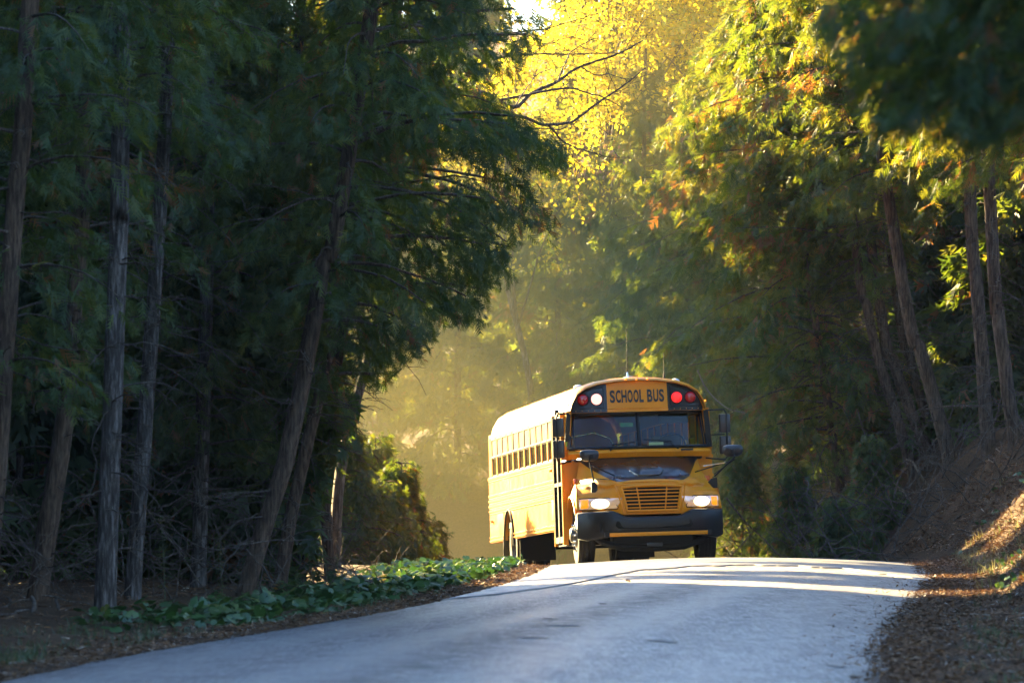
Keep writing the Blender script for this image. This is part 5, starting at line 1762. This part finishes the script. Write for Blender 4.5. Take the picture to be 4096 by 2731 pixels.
def cross_mirror(cx, cy_, cz, rz, base, hood_pt, hood_pt2, s):
    def f(bm):
        rows = []
        W_, H_, D_ = 0.165, 0.105, 0.09
        for i in range(9):
            a = -math.pi / 2 + math.pi * i / 8
            rows.append([])
            for b in np.linspace(0, 2 * math.pi, 25):
                ca, cb, sb = math.cos(a), math.cos(b), math.sin(b)
                x = W_ * ca * (abs(cb) ** 0.7) * (1 if cb >= 0 else -1)
                z = H_ * ca * (abs(sb) ** (0.45 if sb > 0 else 0.9)) * (1 if sb >= 0 else -1) * (0.8 if sb > 0 else 1.05)
                rows[-1].append((x, D_ * math.sin(a) * (1 if a < 0 else 0.8), z))
        bm_grid(bm, rows)
    o = part('crossview_mirror', M['back_chrome'], f)
    o.location = (cx, cy_, cz); o.rotation_euler = (0, 0, rz)
    part('mount_plate', M['matt_black'], lambda bm: bm_box(bm, (0.0, -0.088, -0.03), (0.06, 0.03, 0.07), bev=0.004), parent=o)
    def f(bm):
        bm_tube(bm, [(cx, cy_ - 0.09, cz - 0.03), (cx + 0.01 * s, cy_ - 0.10, cz - 0.12), (base[0], base[1] - 0.02, base[2] + 0.08)], 0.014, 7)
        bm_tube(bm, [(cx + 0.01 * s, cy_ - 0.10, cz - 0.16), hood_pt], 0.011, 6)
        bm_tube(bm, [(base[0], base[1], base[2] + 0.12), hood_pt2], 0.007, 6)
    part('mirror_arm', M['matt_black'], f)
    def f(bm):
        bm_prism(bm, [(base[0] - 0.045, base[2] - 0.10), (base[0] + 0.02, base[2] - 0.10), (base[0] + 0.055, base[2] - 0.06), (base[0] + 0.05, base[2] + 0.02), (base[0] + 0.01, base[2] + 0.07), (base[0] - 0.04, base[2] + 0.06)] if s < 0 else
                 [(base[0] + 0.045, base[2] - 0.10), (base[0] - 0.02, base[2] - 0.10), (base[0] - 0.10, base[2] + 0.0), (base[0] - 0.05, base[2] + 0.05), (base[0] + 0.04, base[2] + 0.07)], base[1] - 0.04, base[1] + 0.02)
    part('mirror_foot', M['matt_black'], f)
cross_mirror(-0.99, 0.05, 1.755, 0.25, (-0.93, 0.06, 1.255), (-0.55, 0.32, 1.42), (-0.60, 0.30, 1.36), -1)
cross_mirror(1.335, 0.10, 1.775, -0.25, (1.02, 0.10, 1.275), (0.78, 0.48, 1.45), (1.32, 0.03, 1.60), 1)
part('mirror_strut', M['chrome'], lambda bm: bm_tube(bm, [(1.20, 0.02, 1.575), (0.92, 0.45, 1.54)], 0.012, 7))
part('mirror_strut', M['chrome'], lambda bm: bm_tube(bm, [(-1.26, 1.2, 1.70), (-1.0, 0.12, 1.70)], 0.010, 6))

# --- wipers, name plate, stickers
part('wiper', M['matt_black'], lambda bm: (bm_tube(bm, [(-0.50, 1.06, 1.85), (-0.38, 1.06, 1.93), (-0.25, 1.05, 1.97)], 0.012, 6), bm_tube(bm, [(-0.47, 1.06, 1.945), (-0.22, 1.055, 1.965), (0.0, 1.05, 1.985)], 0.012, 6)))
part('wiper', M['matt_black'], lambda bm: (bm_tube(bm, [(0.62, 1.07, 1.855), (0.50, 1.06, 1.935), (0.36, 1.055, 1.985)], 0.012, 6), bm_tube(bm, [(0.05, 1.05, 2.015), (0.28, 1.055, 2.0), (0.52, 1.065, 1.975)], 0.012, 6)))
part('name_plate', M['bumper'], lambda bm: bm_box(bm, (0.76, 1.075, 1.838), (0.20, 0.02, 0.03), bev=0.004))
part('sticker', M['sticker_green'], lambda bm: bm_box(bm, (-1.165, 1.285, 1.985), (0.045, 0.006, 0.085)), smooth=False)
part('sticker', M['sticker_orange'], lambda bm: bm_box(bm, (-1.118, 1.285, 1.985), (0.045, 0.006, 0.085)), smooth=False)
# dark upright panels outside the windscreen
part('corner_pillar', M['matt_black'], lambda bm: bm_prism(bm, [(1.115, 1.875), (1.205, 1.875), (1.16, 2.47), (1.08, 2.47)], 1.265, 1.302), smooth=False)
part('corner_pillar', M['matt_black'], lambda bm: bm_prism(bm, [(-1.20, 2.02), (-1.125, 2.02), (-1.09, 2.46), (-1.155, 2.46)], 1.265, 1.302), smooth=False)
# side lamps and flap on the kerb side
part('side_marker', M['amber'], lambda bm: bm_box(bm, (-1.25, 2.66, 1.60), (0.035, 0.16, 0.05), bev=0.01))
part('side_marker', M['amber'], lambda bm: bm_box(bm, (-1.25, BL - 0.5, 0.98), (0.035, 0.14, 0.05), bev=0.01))
part('fuel_flap', M['matt_black'], lambda bm: bm_box(bm, (-1.228, 2.62, 0.95), (0.02, 0.30, 0.34), bev=0.008))
part('side_hatch', M['yellow'], lambda bm: bm_box(bm, (-1.226, 9.35, 0.89), (0.014, 0.85, 0.40), bev=0.004))
for s in (-1, 1):
    part('wheel_arch_trim', M['matt_black'], lambda bm: bm_tube(bm, [(1.235 * s, WHEEL_R - 0.63 * math.cos(a), 0.50 + 0.63 * math.sin(a)) for a in np.linspace(0, math.pi, 17)], 0.022, 6))
    part('mud_flap', M['rubber'], lambda bm: bm_box(bm, (s * 1.0, WHEEL_R + 0.72, 0.42), (0.5, 0.015, 0.55)), smooth=False)

# --- inside
seat0 = None
for k in range(11):
    for s in (-1, 1):
        y = 3.15 + k * 0.68
        if y > 10.4: continue
        if seat0 is None:
            seat0 = part('seat', M['seat'], lambda bm: (bm_box(bm, (0, 0, 0.28), (0.98, 0.42, 0.14), bev=0.04), bm_box(bm, (0, 0.26, 0.62), (0.98, 0.11, 0.80), bev=0.04)))
            o = seat0
        else:
            o = shared(seat0, 'seat', bus)
        o.location = (s * 0.66, y, 0.91)
part('driver_seat', M['seat'], lambda bm: (bm_box(bm, (0.62, 2.05, 1.30), (0.50, 0.48, 0.14), bev=0.04), bm_box(bm, (0.62, 2.32, 1.72), (0.50, 0.13, 0.80), bev=0.05), bm_box(bm, (0.62, 2.05, 1.05), (0.3, 0.3, 0.4))))
part('dashboard', M['matt_black'], lambda bm: (bm_box(bm, (0, 1.50, 1.78), (2.1, 0.40, 0.18), bev=0.04), bm_box(bm, (0.62, 1.55, 1.84), (0.6, 0.3, 0.14), bev=0.05)))
part('steering_wheel', M['matt_black'], lambda bm: bm_tube(bm, [(0.62 + 0.23 * math.cos(a), 1.78 - 0.08 * math.sin(a), 1.93 + 0.20 * math.sin(a)) for a in np.linspace(0, 2 * math.pi, 25)], 0.014, 7))
part('barrier', M['seat'], lambda bm: (bm_box(bm, (-0.62, 2.62, 1.42), (0.95, 0.06, 0.85), bev=0.03), bm_box(bm, (0.66, 2.75, 1.42), (0.95, 0.06, 0.85), bev=0.03)))
part('stanchion', M['chrome'], lambda bm: bm_tube(bm, [(-1.10, 2.5, 0.95), (-1.10, 2.48, 1.9), (-0.95, 2.48, 2.12), (-0.55, 2.48, 2.20), (-0.28, 2.48, 2.10), (-0.16, 2.48, 1.85), (-0.14, 2.5, 0.95)], 0.014, 7))
part('inner_mirror', M['matt_black'], lambda bm: bm_box(bm, (0.62, 1.50, 2.36), (0.50, 0.05, 0.16), bev=0.03))
part('sun_visor', M['teal'], lambda bm: bm_box(bm, (-0.15, 1.47, 2.275), (0.21, 0.012, 0.065), bev=0.003))
part('paper', M['white'], lambda bm: bm_box(bm, (0.285, 1.23, 1.935), (0.235, 0.004, 0.075), rot=None), smooth=False)

# ================================================================== plants, litter and loose things
rng = np.random.default_rng(21)

# ---- big leaved plants along the left verge
def round_leaf(seed):
    r = np.random.default_rng(seed)
    n = 14
    th = np.linspace(-math.pi * 0.93, math.pi * 0.93, n)
    rad = 1.0 - 0.12 * np.cos(th) + r.normal(0, 0.045, n)
    V = [(0, 0, 0)]
    for k, (a, q) in enumerate(zip(th, rad)):
        V.append((q * 0.5 * math.cos(a), q * 0.5 * math.sin(a), 0.01 + 0.02 * math.sin(3 * a + seed)))
    for k, (a, q) in enumerate(zip(th, rad)):
        V.append((q * math.cos(a), q * math.sin(a), -0.13 + 0.09 * math.sin(2 * a + seed) + 0.06 * math.sin(5 * a + 2 * seed)))
    F = []
    for k in range(n - 1):
        F.append((0, 1 + k, 2 + k))
        F += [(1 + k, 1 + n + k, 2 + n + k), (1 + k, 2 + n + k, 2 + k)]
    return np.array(V), np.array(F), r
LEAVES = []
for k in range(6):
    V, F, r = round_leaf(k)
    ti = np.full(len(V), [0.15, 0.3, 0.45, 0.6, 0.8, 0.95][k]) + r.normal(0, 0.04, len(V))
    LEAVES.append((V, F, ti))
leaf_src = []
def plant_spots():
    out = []
    r = np.random.default_rng(5)
    for i in range(47):
        y = 53.5 + 25.0 * ((i + r.uniform(0, 1)) / 47)
        c = np.interp(y, CENTRE[:400, 1], CENTRE[:400, 0])
        hw = half_w(y)
        off = r.uniform(0.72, 1.5) if i % 3 else r.uniform(1.5, 2.4)
        if y > 70: off = r.uniform(0.50, 1.25)
        out.append((c - hw - off, y))
    return out
for i, (x, y) in enumerate(plant_spots()):
    b = on_ground((x, y, 0))
    root = empty('broad_leaf_plant', tuple(b), 'low plant of big round green leaves along the left road edge', 'plant', 'big leaved plants along the left verge')
    far = (y - 53) / 26
    stems = []
    for k in range(6):
        a = k * 1.05 + rng.uniform(-0.5, 0.5)
        rr = rng.uniform(0.05, 0.26)
        h = rng.uniform(0.08, 0.24) * (1.0 - 0.35 * far)
        p = np.array([rr * math.cos(a), rr * math.sin(a), h])
        stems.append((np.array([[0, 0, -0.03], [p[0] * 0.4, p[1] * 0.4, h * 0.6], p]), np.array([0.006, 0.005, 0.004])))
        q = rng.integers(0, 5) if rng.uniform() < 0.9 else 5
        V, F, ti = LEAVES[q]
        if len(leaf_src) <= q or leaf_src[q] is None:
            while len(leaf_src) <= q: leaf_src.append(None)
            o = mesh_np('leaf', V, F, M['broad_leaf'], parent=root, tint=ti, smooth=True)
            leaf_src[q] = o
        else:
            o = shared(leaf_src[q], 'leaf', root)
        o.location = tuple(p)
        o.rotation_euler = (rng.normal(0, 0.38), rng.normal(0.12, 0.38), a + rng.uniform(-0.6, 0.6))
        s = rng.uniform(0.042, 0.098) * (1.0 - 0.25 * far)
        o.scale = (s, s, s)
    V, F = tubes_np(stems, 3)
    tag(mesh_np('stems', V, F, M['weed'], parent=root, tint=np.full(len(V), 0.2)), kind='stuff')

# small ground cover between and behind them
def verge_points(n, y0, y1, o0, o1, side, r, pw=1.0):
    y = r.uniform(y0, y1, n)
    c = np.interp(y, CENTRE[:400, 1], CENTRE[:400, 0])
    off = o0 + (o1 - o0) * r.uniform(0, 1, n) ** pw
    x = c + side * (half_w(y) + off)
    return np.stack([x, y, ground_z(x, y)], 1)
r = np.random.default_rng(31)
P = np.concatenate([verge_points(2600, 52, 84, 0.42, 2.2, -1, r, 1.3), verge_points(700, 62, 90, 0.3, 1.0, -1, r)])
n = len(P)
O = P + np.stack([np.zeros(n), np.zeros(n), r.uniform(0.0, 0.16, n)], 1)
D = r.normal(0, 1, (n, 3)); D[:, 2] *= 0.35
N = r.normal(0, 0.45, (n, 3)); N[:, 2] += 1
def simple_leaf(seed):
    q = np.random.default_rng(seed)
    th = np.linspace(-2.9, 2.9, 7)
    V = [(0, 0, 0.03)] + [(math.cos(a) * q.uniform(0.85, 1.1), math.sin(a) * q.uniform(0.85, 1.1), -0.12 + q.normal(0, 0.07)) for a in th]
    return np.array(V), np.array([(0, k, k + 1) for k in range(1, 7)])
LT = [simple_leaf(k) for k in range(6)]
Vf, Ff, Tf = place([LT[0], LT[2], LT[4]], O, D, N, r.uniform(0.025, 0.075, n), np.clip(r.normal(0.4, 0.22, n), 0, 1), r)
tag(mesh_np('ground_cover', Vf, Ff, M['broad_leaf'], tint=Tf, smooth=True), kind='stuff')

# ---- tall weeds
def weed(X, Y, d, h, label, seed, autumn=False):
    r = np.random.default_rng(seed)
    b = on_ground(PX(X, Y, d))
    root = empty('tall_weed', tuple(b), label, 'plant', None)
    t = np.linspace(0, 1, 9)
    S = np.stack([r.normal(0, 0.12) * h * t ** 1.5, r.normal(0, 0.08) * h * t, h * t], 1)
    V, F = tubes_np([(S, np.linspace(0.006, 0.002, 9))], 5)
    mesh_np('stem', V, F, M['weed'], parent=root, tint=np.full(len(V), 0.5))
    n = int(40 * h) + 8
    tt = r.uniform(0.12, 0.93, n)
    C, Dr = along(S, tt)
    a = r.uniform(0, 6.28, n)
    D = np.stack([np.cos(a), np.sin(a), r.uniform(-0.3, 0.5, n)], 1)
    T = np.clip(r.normal(0.35, 0.2, n), 0, 0.85) if not autumn else r.uniform(0.85, 1, n)
    sz = r.uniform(0.07, 0.13, n) * (1.1 - 0.5 * tt) * (1.0 if not autumn else 1.2)
    thin = [(np.array([(0, 0, 0), (0.5, 0.085 if not autumn else 0.22, 0.02), (1, 0, -0.15), (0.5, -0.085 if not autumn else -0.22, 0.02)]), np.array([(0, 1, 2), (0, 2, 3)]))]
    Vf, Ff, Tf = place(thin, C, D, np.array([[0, 0, 1.0]]) + r.normal(0, 0.3, (n, 3)), sz, T, r)
    tag(mesh_np('leaves', Vf, Ff, M['weed'], parent=root, tint=Tf), kind='stuff')
    if not autumn:
        m = int(30 * h)
        O = S[-1] + np.stack([r.normal(0, 0.025, m), r.normal(0, 0.025, m), -np.abs(r.normal(0, 0.09, m))], 1)
        Vf, Ff, Tf = place(T_LEAF, O, r.normal(0, 1, (m, 3)), r.normal(0, 1, (m, 3)), r.uniform(0.012, 0.03, m), r.uniform(0.6, 0.9, m), r)
        tag(mesh_np('flower_head', Vf, Ff, M['weed'], parent=root, tint=Tf), kind='stuff')
k = 2352 / 1000.0
for i, (X, Y, hpx, d, lab) in enumerate([(1255, 2345, 165, 66, 'goldenrod stalk nearest the reddish leaning trunk'), (1313, 2330, 185, 67, 'tallest goldenrod stalk above the leafy verge'),
        (1347, 2325, 150, 67, 'goldenrod stalk just right of the tallest one'), (1187, 2350, 110, 65, 'short goldenrod stalk beside the autumn sapling'),
        (1440, 2315, 105, 68, 'dark withered goldenrod stalk in front of the low thicket'), (890, 2380, 240, 62, 'narrow leaved weed in the shade between the pale trunks and the leaning trunk'),
        (660, 2375, 330, 61.5, 'tall narrow leaved weed beside the slim pale trunk'), (1052, 2365, 80, 64, 'small weed at the foot of the leaning shaggy trunk')]):
    weed(X, Y, d, hpx * d / FPX, lab, 40 + i)
weed(1112, 2350, 64.5, 70 * 64.5 / FPX, 'little sapling with orange autumn leaves above the verge plants', 55, autumn=True)

# ---- fallen branches
def branch_thing(name, label, pts, r0, r1, m, side=()):
    base = np.array(pts[0], float)
    root = empty(name, tuple(base), label, 'branch')
    P = catmull(pts, 0.08)
    V, F = tubes_np([(P - base, np.linspace(r0, r1, len(P)))], 8)
    mesh_np('bough', V, F, M[m], parent=root, smooth=True)
    for q in side:
        Pq = catmull(q, 0.06)
        V, F = tubes_np([(Pq - base, np.linspace(r1 * 1.2, r1 * 0.4, len(Pq)))], 6)
        mesh_np('side_twig', V, F, M[m], parent=root, smooth=True)
def Z1(x, y, d):      # region view: 1000,2150 at 2.352 px per photo px
    return PX(1000 + x / 2.352, 2150 + y / 2.352, d)
branch_thing('fallen_branch', 'bare grey fallen branch lying across the big round leaves', [Z1(600, 530, 65.5), Z1(680, 490, 65.6), Z1(780, 450, 65.9), Z1(900, 425, 66.2), Z1(1040, 405, 66.6), Z1(1190, 410, 67)], 0.018, 0.006, 'twig',
             [[Z1(1080, 405, 66.6), Z1(1190, 430, 66.6), Z1(1240, 480, 66.5)], [Z1(860, 430, 66.1), Z1(960, 440, 66), Z1(1060, 405, 66.1), Z1(1150, 400, 66.2)], [Z1(640, 505, 65.5), Z1(700, 465, 65.7), Z1(830, 440, 66)]])
def Z2(x, y, d):      # region 0,2100 at 3.36 px
    return PX(x / 3.36, 2100 + y / 3.36, d)
branch_thing('fallen_branch', 'crooked root like branch arching out of the litter left of the thick pale trunk', [Z2(300, 1290, 56), Z2(400, 1215, 56), Z2(455, 1120, 56.3), Z2(460, 1030, 56.5), Z2(425, 965, 56.7)], 0.03, 0.022, 'twig')
branch_thing('fallen_branch', 'long grey branch lying flat in front of the dark leaning trunk', [Z2(-60, 1160, 56.5), Z2(100, 1080, 57), Z2(250, 1010, 57), Z2(420, 1000, 57.3)], 0.022, 0.012, 'twig', [[Z2(170, 1060, 57), Z2(120, 980, 57.2), Z2(40, 940, 57.4)]])
branch_thing('fallen_branch', 'low branch half buried in needles at the dark lower edge of the wood', [Z2(-60, 1215, 55.5), Z2(180, 1200, 55.7), Z2(220, 1160, 55.9), Z2(400, 1140, 56.2), Z2(640, 1200, 56.2)], 0.022, 0.012, 'twig', [[Z2(180, 1205, 55.7), Z2(220, 1270, 55.5), Z2(280, 1310, 55.4)]])
branch_thing('fallen_branch', 'thin curved branch sweeping down to the foot of the thick pale trunk', [Z2(560, 940, 57), Z2(760, 960, 57), Z2(920, 1025, 57), Z2(1100, 1025, 57), Z2(1210, 1060, 57)], 0.011, 0.006, 'twig')
branch_thing('fallen_branch', 'short stub of broken branch standing by the litter left of the thick pale trunk', [Z2(850, 1210, 56.5), Z2(790, 1150, 56.6), Z2(780, 1080, 56.8), Z2(745, 990, 57)], 0.024, 0.016, 'twig')
def Z3(x, y, d):      # region 3400,1650 at 1.96 px
    return PX(3400 + x / 1.96, 1650 + y / 1.96, d - 82 + BANK_D)
BANK_D = (ground_hit(3400 + 600 / 1.96, 1650 + 600 / 1.96) or 90) - 0.2
branch_thing('broken_branch', 'pale broken branch leaning on the bank beneath the leaning trunks', [Z3(620, 580, 82), Z3(570, 520, 82), Z3(535, 460, 82), Z3(490, 385, 82.3), Z3(440, 368, 82.4)], 0.030, 0.016, 'deadwood')
branch_thing('broken_branch', 'thin curved branch resting at the foot of the pale broken one', [Z3(620, 585, 81.7), Z3(540, 622, 81.6), Z3(460, 620, 81.6), Z3(400, 595, 81.6), Z3(338, 545, 81.8)], 0.015, 0.007, 'deadwood')
branch_thing('broken_branch', 'small twig on the bank just below the thin curved branch', [Z3(475, 672, 81.2), Z3(440, 645, 81.2), Z3(420, 620, 81.3), Z3(385, 605, 81.4)], 0.014, 0.007, 'deadwood')
branch_thing('broken_branch', 'thin long dead branch sweeping down the dark edge of the thicket', [Z3(465, 790, 82.5), Z3(385, 700, 82.8), Z3(330, 600, 83), Z3(290, 450, 83.2), Z3(250, 380, 83.4), Z3(165, 270, 83.8), Z3(100, 120, 84), Z3(60, -20, 84.2)], 0.02, 0.008, 'twig')
branch_thing('broken_branch', 'stub of pale snapped wood pointing out of the bank row', [Z3(385, 245, 85), Z3(340, 275, 84.6), Z3(275, 303, 84.3)], 0.028, 0.02, 'deadwood')
branch_thing('broken_branch', 'dead branch bowed over the foot of the bank', [Z3(240, 875, 83.5), Z3(170, 835, 83.7), Z3(80, 812, 84), Z3(-40, 800, 84.4)], 0.014, 0.006, 'twig')
branch_thing('broken_branch', 'slim dead stem leaning in the thicket right of the bus', [PX(2905, 1990, 92), PX(2985, 2090, 92), PX(3050, 2150, 92.3), PX(3130, 2235, 92)], 0.017, 0.010, 'twig')
branch_thing('broken_branch', 'long horizontal dead branch reaching left from the upright bank trunk', [PX(3945, 1625, 92), PX(3830, 1622, 92.2), PX(3700, 1634, 92.6)], 0.018, 0.009, 'twig')
branch_thing('broken_branch', 'bare bough sloping down from the wood above the bus mirror', [PX(2790, 1480, 95), PX(2830, 1560, 95), PX(2905, 1630, 94.6), PX(2980, 1650, 94.4)], 0.018, 0.008, 'deadwood')

# ---- tangle of dead undergrowth on the right and at the left, as one mass each
def tangle(name, n, box, seed, rad, ln, m='twig'):
    r = np.random.default_rng(seed)
    paths = []
    for i in range(n):
        x, y = r.uniform(box[0], box[1]), r.uniform(box[2], box[3])
        z = ground_z([x], [y])[0]
        az = r.uniform(0, 6.28)
        L = ln * r.uniform(0.3, 1)
        p0 = np.array([x, y, z + r.uniform(-0.05, box[4] * r.uniform(0, 1))])
        P = branch_path(r, p0, az, L * r.uniform(0.3, 1), r.uniform(-0.3, 1.6), r.uniform(-0.2, 0.9), n=10, wander=0.3)
        paths.append((P, np.linspace(rad * r.uniform(0.5, 1.3), rad * 0.3, 10)))
    V, F = tubes_np(paths, 4)
    return tag(mesh_np(name, V, F, M[m], smooth=True), kind='stuff')
tangle('undergrowth', 280, (4.6, 8.5, 86, 98, 1.6), 71, 0.012, 2.2)
tangle('undergrowth', 90, (3.2, 6.0, 96, 104, 1.4), 72, 0.012, 2.2)
tangle('undergrowth', 420, (-8.5, -2.6, 57.5, 72, 1.0), 73, 0.008, 1.7)
tangle('undergrowth', 120, (-3.2, -1.6, 66, 78, 0.35), 74, 0.006, 0.8)

# ---- needle litter, grass, small stones
def litter(name, P, seed, smin, smax, m='litter', lift=0.012, upright=0.12, width=0.09, tint=(0, 1)):
    r = np.random.default_rng(seed)
    n = len(P)
    D = r.normal(0, 1, (n, 3)); D[:, 2] = r.normal(upright * 0.4, upright, n)
    N = r.normal(0, 0.35, (n, 3)); N[:, 2] += 1
    tpl = [(np.array([(-0.5, -width, 0), (-0.5, width, 0), (0.5, 0, 0.02)]), np.array([(0, 1, 2)])), (np.array([(-0.5, 0, 0), (0.0, width * 1.3, 0.06), (0.5, 0, 0)]), np.array([(0, 1, 2)]))]
    O = P + np.stack([np.zeros(n), np.zeros(n), r.uniform(0.003, lift, n)], 1)
    Vf, Ff, Tf = place(tpl, O, D, N, r.uniform(smin, smax, n), r.uniform(*tint, n) ** 1.3, r)
    return tag(mesh_np(name, Vf, Ff, M[m], tint=Tf), kind='stuff')
r = np.random.default_rng(91)
PR = np.concatenate([verge_points(34000, 36, 84, -0.05, 1.4, 1, r), verge_points(14000, 36, 80, -0.30, 0.25, 1, r, 0.6), verge_points(1600, 36, 76, -1.0, -0.2, 1, r, 0.4)])
litter('needle_litter', PR, 92, 0.035, 0.13, upright=0.25, lift=0.03)
PB = verge_points(46000, 54, 92, 0.95, 4.2, 1, r, 1.15)
litter('needle_litter', PB, 93, 0.05, 0.17, upright=0.35, lift=0.04)
PLf = np.concatenate([verge_points(26000, 36, 82, -0.15, 1.3, -1, r, 1.0), verge_points(9000, 48, 70, 1.0, 6.0, -1, r)])
litter('needle_litter', PLf, 94, 0.03, 0.12, upright=0.2, lift=0.03)

def grass(name, P, seed, smin, smax, tint):
    r = np.random.default_rng(seed)
    n = len(P)
    D = r.normal(0, 0.35, (n, 3)); D[:, 2] = 1
    N = r.normal(0, 1, (n, 3)); N[:, 2] *= 0.1
    tpl = [(np.array([(0, -0.035, 0), (0, 0.035, 0), (0.6, 0.022, 0.06), (0.6, -0.022, 0.06), (1, 0, 0.18)]), np.array([(0, 1, 2), (0, 2, 3), (3, 2, 4)]))]
    Vf, Ff, Tf = place(tpl, P, D, N, r.uniform(smin, smax, n), np.clip(r.normal(tint, 0.22, n), 0, 1), r)
    return tag(mesh_np(name, Vf, Ff, M['grass'], tint=Tf), kind='stuff')
def clumps(P, per, sp, r):
    Q = np.repeat(P, per, 0)
    Q[:, :2] += r.normal(0, sp, (len(Q), 2))
    Q[:, 2] = ground_z(Q[:, 0], Q[:, 1]) - 0.005
    return Q
grass('grass', clumps(verge_points(110, 40, 62, 0.35, 2.2, -1, r), 22, 0.09, r), 95, 0.05, 0.16, 0.35)
grass('grass', clumps(verge_points(70, 36, 72, 0.55, 1.3, 1, r), 16, 0.07, r), 96, 0.05, 0.15, 0.45)
grass('dry_grass', clumps(verge_points(55, 60, 88, 0.6, 3.4, 1, r), 22, 0.10, r), 97, 0.08, 0.24, 0.8)
grass('dry_grass', clumps(verge_points(60, 70, 82, 0.55, 0.95, 1, r), 16, 0.07, r), 98, 0.05, 0.13, 0.95)

def stones(name, P, seed, s0, s1):
    r = np.random.default_rng(seed)
    ico = bmesh.new(); bmesh.ops.create_icosphere(ico, subdivisions=1, radius=0.5)
    tv = np.array([v.co for v in ico.verts]); tf = np.array([[v.index for v in f.verts] for f in ico.faces]); ico.free()
    tpl = [((tv * np.array([1, r.uniform(0.6, 0.9), 0.5]) * (1 + r.normal(0, 0.08, tv.shape))), tf) for _ in range(3)]
    D = r.normal(0, 1, (len(P), 3)); D[:, 2] *= 0.1
    Vf, Ff, Tf = place(tpl, P, D, np.tile([0, 0, 1.0], (len(P), 1)), r.uniform(s0, s1, len(P)) , r.uniform(0, 1, len(P)), r)
    return tag(mesh_np(name, Vf, Ff, M['stone'], tint=Tf, smooth=False), kind='stuff')
M['stone'] = paint('grey_gravel', (0.24, 0.225, 0.21), rough=0.85, var=0.4)
stones('gravel', np.concatenate([verge_points(1500, 36, 82, -0.5, 1.0, 1, r), verge_points(500, 36, 80, -0.1, 0.7, -1, r), verge_points(160, 60, 85, 1.0, 3.5, 1, r)]), 99, 0.012, 0.045)

# small green rosettes on the bank
PG = verge_points(75, 58, 88, 0.7, 3.6, 1, r)
Q = np.repeat(PG, 7, 0) + np.stack([r.normal(0, 0.06, 525), r.normal(0, 0.06, 525), r.uniform(0.02, 0.10, 525)], 1)
D = r.normal(0, 1, (525, 3)); D[:, 2] *= 0.4
N = r.normal(0, 0.5, (525, 3)); N[:, 2] += 1
Vf, Ff, Tf = place([LT[1], LT[3]], Q, D, N, r.uniform(0.02, 0.055, 525), np.clip(r.normal(0.5, 0.2, 525), 0, 1), r)
tag(mesh_np('bank_weeds', Vf, Ff, M['broad_leaf'], tint=Tf, smooth=True), kind='stuff')

# dry leaf on the road
d = 1.52 * FPX / (2331 - 1836.0)
c = PX(2515, 2331, d); c.z = road_z_at([c.x], [c.y], 0.02)[0]
V, F, ti = LEAVES[3]
lf = mesh_np('fallen_leaf', V * 0.045 * np.array([1, 0.8, 1.6]), F, M['litter'], tint=np.full(len(V), 0.75))
lf.location = c; lf.rotation_euler = (0.5, 0.3, 0.4)
tag(lf, 'single curled brown leaf lying on the road before the bus', 'leaf')

# ------------------------------------------------------------------ haze
def haze():
    t = NT('golden_dusty_air')
    v = t.n('ShaderNodeVolumePrincipled')
    v.inputs['Color'].default_value = (1.0, 0.96, 0.88, 1)
    v.inputs['Density'].default_value = HAZE_DENSITY
    v.inputs['Anisotropy'].default_value = -0.3
    t.l(v.outputs[0], t.out.inputs['Volume'])
    bm = bmesh.new()
    bm_box(bm, (0, 125, 7.5), (880, 790, 23))
    o = obj('haze', bm, t.m, smooth=False)
    tag(o, kind='stuff')
haze()

def sunlit_haze():
    """the dust that the bus has stirred up: a low cloud hanging round its wheels and drifting to its kerb side"""
    t = NT('road_dust')
    v = t.n('ShaderNodeVolumePrincipled')
    v.inputs['Color'].default_value = (1.0, 0.88, 0.38, 1)
    v.inputs['Density'].default_value = 0.0105
    v.inputs['Anisotropy'].default_value = -0.3
    t.l(v.outputs[0], t.out.inputs['Volume'])
    bm = bmesh.new()
    bmesh.ops.create_icosphere(bm, subdivisions=4, radius=1.0)
    for q in bm.verts:
        n = q.co.copy()
        k = 1 + 0.10 * math.sin(3 * n.x + 5 * n.y) + 0.08 * math.sin(7 * n.z + 4 * n.x)
        q.co = Vector((-0.4 + 8.6 * n.x * k, 105.5 + 12.5 * n.y * k, 2.6 + 8.0 * n.z * k))
    o = obj('dust', bm, t.m)
    tag(o, kind='stuff')
sunlit_haze()
